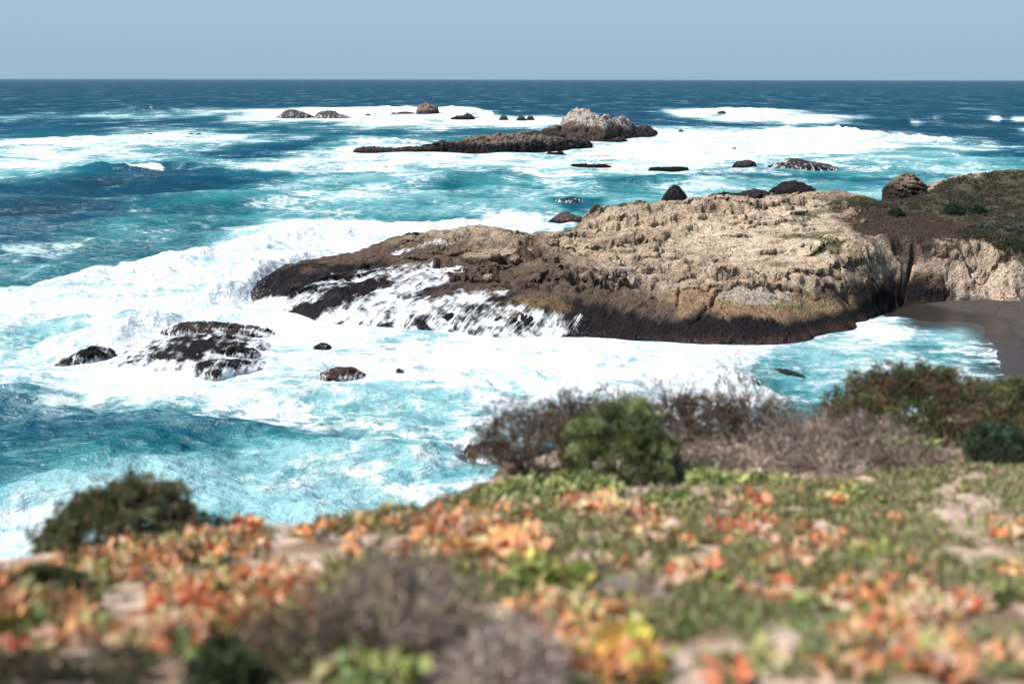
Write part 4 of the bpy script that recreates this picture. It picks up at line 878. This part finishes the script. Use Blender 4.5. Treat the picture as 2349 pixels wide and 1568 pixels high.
g = GH(150, 1560); bush('shrub', 'dark olive shrub filling the bottom left corner', g+[0, -.25, -.12], .9, .26, [(.06, .065, .032), (.10, .08, .05), (.17, .12, .085), (.045, .05, .025)], nclump=240, per=60, leaf=(.03, .010), stem=(.1, .07, .05))
g = GH(530, 1560); bush('shrub', 'dark leafy shrub low at bottom left of the centre', g+[0, -.05, -.05], .26, .24, [(.06, .085, .035), (.09, .11, .05)], nclump=150, per=50, leaf=(.04, .016))
g = GH(1960, 960); bush('shrub', 'small olive shrub peeking over brush left of large right shrub', g+[-.1, .3, 0], .45, .28, [(.10, .11, .05), (.13, .12, .07)], nclump=90, per=50)
# brown brush along the edge
for i, (a, b, wpx, hpx, lb, cl_, ln) in enumerate([
    (1205,1095,230,150,'brown leafy brush left of the bright green rounded shrub', BR_, 1500),
    (1300,1030,170,120,'reddish brown brush touching left side of green rounded shrub', [(.13,.07,.05),(.1,.06,.045)], 900),
    (1610,1015,200,96,'dark brown brush right of the bright green rounded shrub', [(.08,.05,.042),(.12,.085,.07)], 1600),
    (1730,1005,190,86,'brown brush with bare tips against white surf', [(.09,.062,.05),(.14,.10,.085)], 900),
    (1870,1035,220,92,'grey brown brush beside the bleached dead branches', [(.32,.26,.23),(.23,.17,.14)], 500),
    (1985,1040,200,88,'grey brush between dead branches and right green shrubs', [(.38,.32,.28),(.27,.21,.17)], 400),
    (1560,1085,240,38,'low grey brown brush spreading right of green shrub foot', [(.28,.22,.18),(.2,.15,.12)], 500),
    (1740,1080,260,38,'low pale brush in front of the wispy bare stems', [(.36,.3,.26),(.25,.19,.15)], 400),
    (1900,1090,260,38,'low pale brown brush in front of the bleached branches', [(.34,.28,.24),(.22,.17,.13)], 500),
    (1450,1020,300,90,'dark brush behind the bright green rounded shrub', [(.10,.065,.05),(.15,.11,.085)], 1200),
    (2100,1085,220,60,'low grey brown brush under the right green shrubs', [(.28,.22,.18),(.2,.15,.12)], 400)]):
    g = GH(a, b); dry_bush('brush', lb, g+[0, .15, 0], px2m(wpx, g[1]), px2m(hpx, g[1]), cl_, n=70, r=.0068, leafn=ln*4, leafcol=[(.09,.06,.045),(.12,.08,.055),(.07,.065,.03)], group='dry brush along the cliff edge', cat='brush')
g = GH(1560, 1000); dry_bush('brush', 'wispy bare stems rising against the surf right of green shrub', g+[0, .2, 0], .9, .62, [(.16,.10,.09),(.2,.14,.12)], n=30, r=.004, leafn=300, group='dry brush along the cliff edge', cat='brush', spread=.6, up=1.0)
g = GH(1720, 990); dry_bush('brush', 'tall wispy bare stems against the surf near the brown rock', g+[0, .3, 0], .8, .7, [(.16,.10,.09),(.2,.14,.12)], n=24, r=.004, leafn=260, group='dry brush along the cliff edge', cat='brush', spread=.6, up=1.0)
# bleached dead branches
for a, b, w_, h_, lb in [(1840,1035,.75,.2,'bleached pale dead branches lying on the sandy patch'), (1700,1190,.45,.08,'thin grey dead twigs lying among orange leaves'), (1500,1225,.5,.07,'grey dead twigs among the grass left of centre right')]:
    g = GH(a, b); dry_bush('dead_branch', lb, g, w_, h_, [(.40,.34,.31),(.3,.25,.22)], n=12, r=.011 if h_ > .1 else .006, levels=2, spread=1.5, cat='dead branch')
# near dry twiggy shrubs
g = GH(900, 1500); dry_bush('dry_shrub', 'large brown twiggy dry shrub in the near centre', g, .52, .34, [(.30,.225,.185),(.42,.33,.285),(.2,.145,.115)], n=75, r=.0055, levels=3, leafn=1800, leafcol=[(.30,.23,.19),(.2,.16,.11)], spread=.75, up=1.0)
g = GH(1180, 1566); dry_bush('dry_shrub', 'pale grey twiggy dry shrub at bottom right of the large one', g, .36, .22, [(.46,.38,.33),(.32,.25,.21)], n=90, r=.006, leafn=700, leafcol=(.36,.28,.24), spread=.9)
g = GH(1440, 1400); dry_bush('dry_shrub', 'small grey dry shrub amid green leaves right of centre', g, .34, .16, [(.48,.41,.36),(.34,.27,.23)], n=60, r=.004, leafn=300, leafcol=(.2,.16,.14))
g = GH(700, 1520); dry_bush('dry_shrub', 'dark brown brush between bottom left shrubs and large dry shrub', g, .5, .2, [(.15,.10,.08),(.2,.14,.11)], n=60, r=.005, leafn=900, leafcol=[(.07,.07,.03),(.12,.08,.05)])

# broad-leaved low plants
def leaf_patch(centres, rad, per, size, cols, height=.05, fold=.2):
    """many rosettes with broad leaves; centres world xyz"""
    n = len(centres); nl = n*per
    an = rng.uniform(0, 2*pi, nl); el = rng.uniform(-.1, 1.1, nl)
    dv = np.stack([np.cos(an)*np.cos(el), np.sin(an)*np.cos(el), np.sin(el)], 1)
    P = np.repeat(centres, per, 0)+dv*np.array([rad, rad, height])*rng.uniform(.1, 1, (nl, 1)); P[:, 2] += .01
    cc2 = np.repeat(vary(cols, n, .15, .04), per, 0)*rng.lognormal(0, .18, (nl, 1))*(1+rng.normal(0, .06, (nl, 3)))
    return leaves(P, dv, size, size*.75, np.clip(cc2, .004, .85), fold=fold, curl=.6)
ORA = [(.72, .30, .13), (.78, .38, .18), (.66, .22, .11), (.66, .44, .23), (.68, .48, .33), (.55, .40, .26)]
YGR = [(.33, .36, .13), (.25, .29, .10), (.42, .41, .18), (.18, .23, .08)]
MIX_ = [(.60, .42, .19), (.38, .36, .15), (.64, .34, .17), (.24, .25, .10), (.50, .25, .14)]
SANDP = None
def sandmask(x, y):
    global SANDP
    if SANDP is None:
        SANDP = [[GH(a, b)[:2] for a, b in pl] for pl in ([(160,1345),(400,1330),(430,1400),(330,1470),(180,1440)], [(600,1235),(860,1215),(900,1260),(700,1310),(560,1290)], [(1700,1440),(1850,1420),(1900,1490),(1800,1540),(1700,1510)], [(2120,1130),(2349,1170),(2349,1290),(2250,1300),(2150,1230)],
           [(1480,1095),(1600,1040),(1700,1045),(1560,1120)], [(1620,1160),(1700,1170),(1690,1210),(1610,1195)], [(2150,1400),(2349,1380),(2349,1480),(2200,1470)], [(1330,1350),(1470,1340),(1480,1400),(1360,1400)], [(800,1350),(700,1360),(560,1340),(600,1310),(760,1320)], [(1100,1150),(1260,1150),(1200,1180),(1080,1180)], [(1800,1050),(1950,1040),(1930,1080),(1780,1085)])]
    m = np.zeros(x.shape)
    for pl in SANDP: m = np.maximum(m, ss(-.12, .12, sdist(x, y, pl)+.15*fbm(x*3, y*3, 3, 12)))
    return m
def scatter_px(polys, n, extra=0.0, patch=-.18, psc=2.2):
    """random ground points inside photo-outlined ground patches (outlines laid on the ground)"""
    out = []
    for pl, wgt in polys:
        gp = [GH(a, b)[:2] for a, b in pl]; A = np.array(gp); k = 0; m = int(n*wgt)
        while k < m:
            x = rng.uniform(A[:, 0].min()-.2, A[:, 0].max()+.2, m*3); y = rng.uniform(A[:, 1].min()-.2, A[:, 1].max()+.2, m*3)
            s = sdist(x, y, gp)+.12*fbm(x*4, y*4, 3, 8)*2; o = (s > 0) & (fbm(x*psc, y*psc, 2, 31) > patch) & (rng.uniform(0, 1, len(x)) > sandmask(x, y)*.93)
            q = np.stack([x[o], y[o]], 1)[:m-k]
            if len(q) == 0: break
            out.append(q); k += len(q)
    q = np.concatenate(out); z = CF.at(q[:, 0], q[:, 1]); return np.stack([q[:, 0], q[:, 1], z], 1)
def plant(name, label, px, py, w, n, per, size, cols, cat='plant', group=None, h=.05, asp=.8):
    g = GH(px, py); an = rng.uniform(0, 2*pi, n); r_ = np.sqrt(rng.uniform(0, 1, n))*w*.5
    x = g[0]+np.cos(an)*r_; y = g[1]+np.sin(an)*r_*asp; cs = np.stack([x, y, CF.at(x, y)], 1)
    V, F, cl = leaf_patch(cs, size*.9, per, size, cols, h)
    root = empty(name, tuple(g)); tag(root, label, cat, group)
    make_mesh('leaf_cluster', V, F, M_LEAF, root, cl, smooth=False, loc=tuple(g))
    o_ = np.argsort(an); P = cs[o_]+[0, 0, .012]; P[::2, 2] += .02; m_ = len(P)
    an4 = np.arange(4)*pi/2; T_ = np.gradient(P, axis=0) if m_ > 1 else np.array([[1., 0, 0]])
    T_ /= np.linalg.norm(T_, axis=1)[:, None]+1e-9; S_ = np.cross(T_, [0, 0, 1.]); S_ /= np.linalg.norm(S_, axis=1)[:, None]+1e-9; U_ = np.cross(S_, T_)
    V = (P[:, None]+.006*(S_[:, None]*np.cos(an4)[None, :, None]+U_[:, None]*np.sin(an4)[None, :, None])).reshape(-1, 3)
    F = np.array([[a_*4+k_, a_*4+(k_+1) % 4, a_*4+4+(k_+1) % 4, a_*4+4+k_] for a_ in range(m_-1) for k_ in range(4)])
    make_mesh('runner_stem', V, F, M_TWIG, root, np.tile([[.2, .11, .06]], (len(V), 1)), loc=tuple(g))
for a in [
  ('yellow green leafy plant in front of the bright green shrub', 1265, 1125, 1.05, 80, 16, .075, YGR, .08),
  ('yellow green leafy plant centre right on the sandy patch', 1625, 1105, .55, 34, 16, .075, YGR, .09),
  ('small yellow green plant right of the sandy patch', 1755, 1110, .38, 20, 14, .07, YGR, .06),
  ('pale lime leafy plant beside the deep green right shrub', 2085, 1035, .42, 30, 14, .085, [(.36,.44,.14),(.28,.36,.10)], .12),
  ('lime leafy plant low amid right hand grass', 1960, 1150, .4, 20, 14, .08, YGR, .07),
  ('small lime plant among orange leaves centre right', 1530, 1160, .25, 10, 12, .08, YGR, .05),
  ('large peach leaved plant casting dark shadow near centre', 1150, 1275, .34, 10, 12, .13, [(.74,.42,.20),(.76,.36,.18),(.66,.44,.14)], .12),
  ('peach and red leaf plant left of the centre peach plant', 1075, 1225, .5, 20, 12, .10, ORA, .07),
  ('orange leaf plant high centre right beside grey twigs', 1420, 1195, .55, 28, 12, .095, ORA, .08),
  ('green and yellow leaf plant in the near centre', 1250, 1345, .42, 24, 14, .085, [(.3,.33,.08),(.5,.42,.12),(.16,.2,.05)], .12),
  ('orange leaf plant beside dark burrow right of centre', 1590, 1330, .25, 9, 11, .09, ORA, .08),
  ('salmon leaf plant alone on grass right of centre', 1765, 1325, .15, 4, 11, .085, ORA, .07),
  ('wide orange leaf mat on right foreground', 2060, 1400, .62, 48, 13, .065, ORA, .06),
  ('orange leaf mat low at right foreground near the white stone', 2020, 1490, .34, 22, 12, .06, ORA, .05),
  ('yellow orange leaf plant at bottom centre right', 1400, 1540, .30, 14, 13, .085, [(.66,.42,.12),(.45,.42,.1),(.7,.34,.14)], .13),
  ('orange edged leaf plant above the bottom centre right plant', 1310, 1450, .25, 9, 12, .085, MIX_, .09),
  ('orange leaf plant right of centre by the grass', 1690, 1235, .4, 16, 12, .085, ORA, .06),
  ('yellow and orange leaf plant left of the large dry shrub', 600, 1440, .45, 26, 13, .08, MIX_, .08),
  ('red orange leaf mat left of centre', 430, 1420, .35, 20, 12, .065, [(.6,.16,.08),(.68,.24,.12)], .05),
  ('orange leaf mat right under the dark dome shrub', 330, 1285, 1.1, 85, 12, .075, MIX_+ORA, .07),
  ('orange and green leaf plant at left frame side', 50, 1420, .5, 36, 13, .085, MIX_, .10),
  ('small orange plant at the cliff edge right of grey green shrub', 560, 1225, .2, 8, 11, .08, ORA, .06),
  ('bright red leaf plant near bottom left', 80, 1500, .12, 6, 10, .06, [(.6,.08,.05)], .06),
  ('yellow green leaf plant at bottom below the large dry shrub', 860, 1566, .3, 16, 12, .07, YGR, .07),
  ('red orange leaf plant right side above sandy slope', 2310, 1215, .35, 12, 10, .055, ORA, .05),
  ('yellow leaf plant on the right hand grass', 2010, 1285, .2, 8, 11, .07, [(.55,.45,.14),(.4,.4,.1)], .06),
  ]:
    plant('leafy_plant', a[0], a[1], a[2], a[3], a[4], a[5], a[6], a[7], h=a[8], group='leafy plants spread over the cliff top')
# countless ground cover
oz = scatter_px([([(80,1270),(560,1240),(700,1260),(640,1330),(400,1400),(120,1330)], .7), ([(640,1230),(950,1175),(1250,1150),(1500,1150),(1560,1250),(1300,1330),(1000,1330),(760,1290)], 1.0),
    ([(1500,1150),(1850,1150),(1900,1300),(1700,1400),(1400,1320)], .55), ([(1850,1120),(2349,1100),(2349,1250),(1900,1300)], .05), ([(1750,1400),(2150,1330),(2230,1450),(2150,1560),(1700,1560)], .8), ([(300,1330),(700,1300),(760,1420),(600,1540),(300,1480)], .8),
    ([(1200,1400),(1500,1380),(1500,1568),(1250,1568)], .5), ([(1900,1200),(2349,1180),(2349,1560),(2100,1560)], .22), ([(0,1330),(250,1300),(260,1500),(0,1560)], .3)], 150, patch=.02, psc=1.5)
V, F, cl = leaf_patch(oz, .075, 9, .085, ORA+ORA+MIX_+YGR[:2], .055)
tag(make_mesh('orange_ground_cover', V, F, M_LEAF, None, cl, smooth=False), 'low mats of orange and peach leaves over the cliff top', 'ground cover', kind='stuff')
gz = scatter_px([([(560,1235),(950,1170),(1120,1110),(1300,1140),(1300,1200),(800,1230)], .9), ([(1300,1140),(2349,1060),(2349,1400),(1900,1380),(1500,1330),(1200,1250)], 1.3), ([(1000,1300),(1900,1330),(1900,1568),(1150,1568)], 1.0),
    ([(0,1300),(700,1250),(1000,1400),(700,1568),(0,1568)], .6), ([(1900,1350),(2349,1350),(2349,1568),(1900,1568)], .5)], 900)
V, F, cl = leaf_patch(gz, .03, 9, .026, [(.20,.25,.08),(.27,.31,.12),(.15,.19,.07),(.24,.25,.13)], .035)
tag(make_mesh('green_ground_cover', V, F, M_LEAF, None, cl, smooth=False), 'small leaved green ground cover between grass and sand', 'ground cover', kind='stuff')
# grass
gg = scatter_px([([(1450,1180),(1900,1110),(2349,1080),(2349,1400),(2000,1420),(1600,1330)], 4.6), ([(1000,1160),(1500,1140),(1900,1300),(1700,1560),(1200,1560),(1050,1350)], 1.6), ([(560,1240),(1100,1125),(1300,1150),(900,1230)], 1.0),
     ([(700,1300),(1100,1300),(1150,1568),(600,1568)], .6)], 8500)
n = len(gg); dv = np.stack([rng.normal(0, .35, n), rng.normal(0, .35, n), np.ones(n)], 1)
ln_ = rng.uniform(.03, .10, n)
V, F, cl = leaves(gg, dv, ln_, .003, vary([(.27,.29,.11),(.34,.34,.15),(.21,.24,.08),(.50,.42,.27),(.42,.35,.2)], n, .25), curl=.8)
tag(make_mesh('grass', V, F, M_LEAF, None, cl, smooth=False), 'short green and straw grass on the cliff top', 'grass', kind='stuff')
# dry litter everywhere
lt = scatter_px([([(0,1290),(900,1200),(1200,1120),(2349,1050),(2349,1568),(0,1568)], 1.0), ([(2100,1100),(2349,1060),(2349,1300),(2150,1250)], .25)], 12000)
n = len(lt); A = lt+[0, 0, .005]; B = A+np.stack([rng.normal(0, .05, n), rng.normal(0, .05, n), rng.uniform(0, .035, n)], 1)
V, F, cl = strips(A, B, .0022, .0016, vary([(.34,.26,.21),(.22,.16,.12),(.45,.36,.29)], n, .25))
tag(make_mesh('dry_litter', V, F, M_TWIG, None, cl, smooth=False), 'dry stalks and litter strewn over the sandy ground', 'litter', kind='stuff')
# white stone and burrow
def stone(name, label, c, r, colr, cat='stone', sq=.7):
    import bmesh
    bm = bmesh.new(); bmesh.ops.create_icosphere(bm, subdivisions=4, radius=1.0)
    V = np.array([v.co[:] for v in bm.verts]); F = np.array([[v.index for v in f.verts] for f in bm.faces]); bm.free()
    k = 1+.22*fbm(V[:, 0]*1.3+c[0], V[:, 1]*1.3+V[:, 2], 3, 4)*2; V = V*k[:, None]*np.array([r, r*.85, r*sq])+np.array(c)
    return tag(make_mesh(name, V, F, M_SOIL, None, np.tile(np.array([colr]), (len(V), 1)), loc=tuple(c)), label, cat)
g = GH(2240, 1500); stone('pebble', 'single white stone on bare soil at lower right', g+[0, 0, .03], .045, (.75, .72, .66))
g = GH(1045, 1188); stone('pebble', 'tiny pale stone on the cliff edge left of centre', g+[0, 0, .01], .018, (.7, .68, .64))

# loose boulders on the headland
for a, b, rr_, lb in [(1465,550,.6,'largest loose tan boulder in the middle of the pitted headland rock'), (1182,600,.55,'loose boulder at the dark cavities where tan rock meets brown rock'), (1342,640,.45,'loose boulder low on the headland straight above the brown stained cascade end'),
      (1500,515,.45,'loose boulder just below the black pyramid rock'), (1610,500,.45,'loose boulder below the low black skyline rocks'), (1120,640,.45,'loose boulder beside the top of the white cascades'),
      (1270,560,.5,'loose boulder below and left of the brown rock in the surf'), (1420,562,.45,'loose boulder left of the largest loose boulder'), (1810,482,.45,'loose boulder below the long black skyline ridge'), (1640,600,.35,'small loose boulder above the ochre stained ledge')]:
    g = HH(a, b); o = stone('loose_boulder', lb, g+[0, 0, rr_*.25], rr_, (.32, .235, .165), 'boulder', .8); o.data.materials[0] = M_ROCK; o['group'] = 'loose boulders on the headland'

# headland plants
print('headland plants')
def hscatter(pl, n, keep=None):
    gp = Hp(pl); A = np.array(gp); x = rng.uniform(A[:, 0].min(), A[:, 0].max(), n*3); y = rng.uniform(A[:, 1].min(), A[:, 1].max(), n*3)
    o = sdist(x+fbm(x/2, y/2, 3, 3), y+fbm(x/2, y/2, 3, 6), gp) > 0
    if keep is not None: o &= keep(x, y)
    x, y = x[o][:n], y[o][:n]; return np.stack([x, y, HF.at(x, y)], 1)
P = hscatter([(1900,480),(2020,464),(2120,445),(2240,400),(2420,396),(2420,500),(2300,520),(2150,490),(2000,480)], 9000, lambda x, y: fbm(x/1.6, y/1.6, 3, 44) > -.16)
P2 = hscatter([(2180,540),(2240,520),(2420,500),(2420,600),(2310,590),(2240,560)], 1500, lambda x, y: fbm(x/1.6, y/1.6, 3, 44) > -.15)
P = np.concatenate([P, P2]); per = 12; n = len(P)*per
dv = rng.normal(size=(n, 3)); dv[:, 2] = np.abs(dv[:, 2])+.2
V, F, cl = leaves(np.repeat(P, per, 0)+rng.normal(0, .1, (n, 3))*[1, 1, .6]+[0, 0, .08], dv, .16, .08, np.repeat(vary([(.05,.06,.026),(.065,.068,.035),(.04,.045,.022),(.09,.078,.05),(.10,.07,.055)], len(P), .25), per, 0))
tag(make_mesh('green_scrub', V, F, M_LEAF, None, cl, smooth=False), 'dark green low scrub covering the top of the headland', 'scrub', kind='stuff')
P = hscatter([(1930,500),(2000,480),(2150,495),(2290,530),(2300,560),(2180,570),(2080,562),(1990,540)], 7000); P2 = hscatter([(1950,470),(2250,420),(2420,420),(2420,580),(2200,560),(1960,500)], 3500)
P = np.concatenate([P, P2]); per = 7; n = len(P)*per; dv = rng.normal(size=(n, 3)); dv[:, 2] = np.abs(dv[:, 2])+.3
V, F, cl = leaves(np.repeat(P, per, 0)+rng.normal(0, .08, (n, 3))*[1, 1, .5]+[0, 0, .04], dv, .12, .035, np.repeat(vary([(.092,.064,.048),(.075,.052,.040),(.125,.092,.068)], len(P), .2), per, 0))
tag(make_mesh('brown_scrub', V, F, M_TWIG, None, cl, smooth=False), 'purple brown dry scrub covering the headland slope', 'scrub', kind='stuff')
P = np.concatenate([hscatter([(1890,472),(1960,452),(2015,460),(1990,476),(1900,486)], 900), hscatter([(1850,590),(1900,555),(1945,548),(1915,592),(1890,578)], 350), hscatter([(1770,548),(1830,545),(1880,555),(1885,548),(1830,537),(1775,541)], 200), hscatter([(2110,572),(2200,572),(2200,588),(2120,585)], 250), hscatter([(1790,510),(1850,495),(1890,500),(1830,520)], 150)])
per = 9; n = len(P)*per; dv = rng.normal(size=(n, 3)); dv[:, 2] = np.abs(dv[:, 2])+.6
V, F, cl = leaves(np.repeat(P, per, 0)+rng.normal(0, .06, (n, 3))+[0, 0, .02], dv, .13, .03, np.repeat(vary([(.10,.11,.045),(.075,.09,.035)], len(P), .2), per, 0))
tag(make_mesh('rock_grass', V, F, M_LEAF, None, cl, smooth=False), 'olive grass growing in cracks of the headland rock', 'grass', kind='stuff')
for i, (a, b, w_, h_, lb, cols) in enumerate([(2186,488,1.9,.95,'left of two round dark green bushes on the headland', [(.03,.055,.025),(.04,.07,.03)]), (2240,487,1.7,.8,'right of two round dark green bushes on the headland', [(.03,.055,.025),(.04,.07,.03)]),
      (2055,492,1.6,.5,'low green bush left of the two round headland bushes', [(.035,.055,.025),(.05,.065,.03)]), (2270,520,2.2,.5,'silvery grey bush below the two round headland bushes', [(.17,.19,.16),(.11,.13,.10)]), (2330,525,1.8,.5,'grey green bush at right frame side on the headland', [(.13,.15,.12),(.07,.09,.05)]),
      (2330,572,2.6,.9,'dark green bush above the overhanging boulder', [(.03,.05,.022),(.045,.065,.03)])]):
    g = HH(a, b); bush('headland_bush', lb, g, w_, h_, cols, nclump=200, per=30, leaf=(.13, .06), cat='bush')

# ------------------------------------------------------------ spray
print('spray')
def spray(spots, nm):
    Ps, Ss = [], []
    for (a, b, z, sx, sy, sz, n, s_) in spots:
        c0 = W(a, b, z); p = c0+rng.normal(0, 1, (n, 3))*[sx, sy, sz]; p[:, 2] = np.maximum(p[:, 2], .1+rng.uniform(0, .3, n))
        Ps.append(p); Ss.append(s_*rng.lognormal(0, .5, n))
    Ps = [p_[:max(60, len(p_)//5)] for p_ in Ps]; Ss = [q_[:len(p_)] for p_, q_ in zip(Ps, Ss)]; P = np.concatenate(Ps); s_ = np.concatenate(Ss)[:, None]*.5; d, u, v = rot_basis(len(P))
    V = np.stack([P+d*s_, P+u*s_*.8, P-d*s_*.7-u*s_*.5, P+v*s_], 1).reshape(-1, 3); i = np.arange(len(P))[:, None]*4
    F = np.concatenate([i+np.array([[0, 1, 3]]), i+np.array([[1, 2, 3]]), i+np.array([[2, 0, 3]]), i+np.array([[0, 2, 1]])])
    return tag(make_mesh(nm, V, F, M_FOAM, smooth=True), 'white droplets of spray thrown up by breaking waves', 'spray', kind='stuff')
spray([(585,690,1.0,.5,1.0,.7,3500,.045),(560,660,1.2,1.2,1.6,.7,6000,.05),(480,650,1.2,2,1.4,.55,5000,.05),(640,600,1.0,3,2,.4,3000,.045),(170,790,.8,1.5,.8,.4,2500,.04),(330,750,.8,2,.8,.4,3000,.04),
  (1900,312,2.5,12,3,.9,5000,.13),(2080,326,2.0,12,3,.6,3500,.12),(1720,316,2.2,10,3,.6,2500,.12),(325,391,1.6,2.5,1.5,.8,1500,.09),(352,259,2.5,4,3,1.6,2500,.2),(290,257,2,6,2,.8,900,.16),
  (960,330,1.2,8,2,.7,3000,.1),(1000,246,1.5,12,4,1.6,2500,.22),(560,256,1.5,10,4,1.0,1500,.2),(850,254,1.5,25,4,1.0,3000,.2),(1700,255,1.5,25,5,1.2,2000,.2),
  (1640,930,.6,1.3,1.0,.5,2500,.03),(1740,925,.6,1.2,1.0,.45,2500,.03),(1350,765,.4,2.5,.4,.2,1200,.03),(1620,793,.4,2.5,.4,.2,1500,.03),(1700,796,.3,2,.3,.15,800,.03),(900,756,.3,3,.4,.2,1500,.03)], 'sea_spray')
print('done')
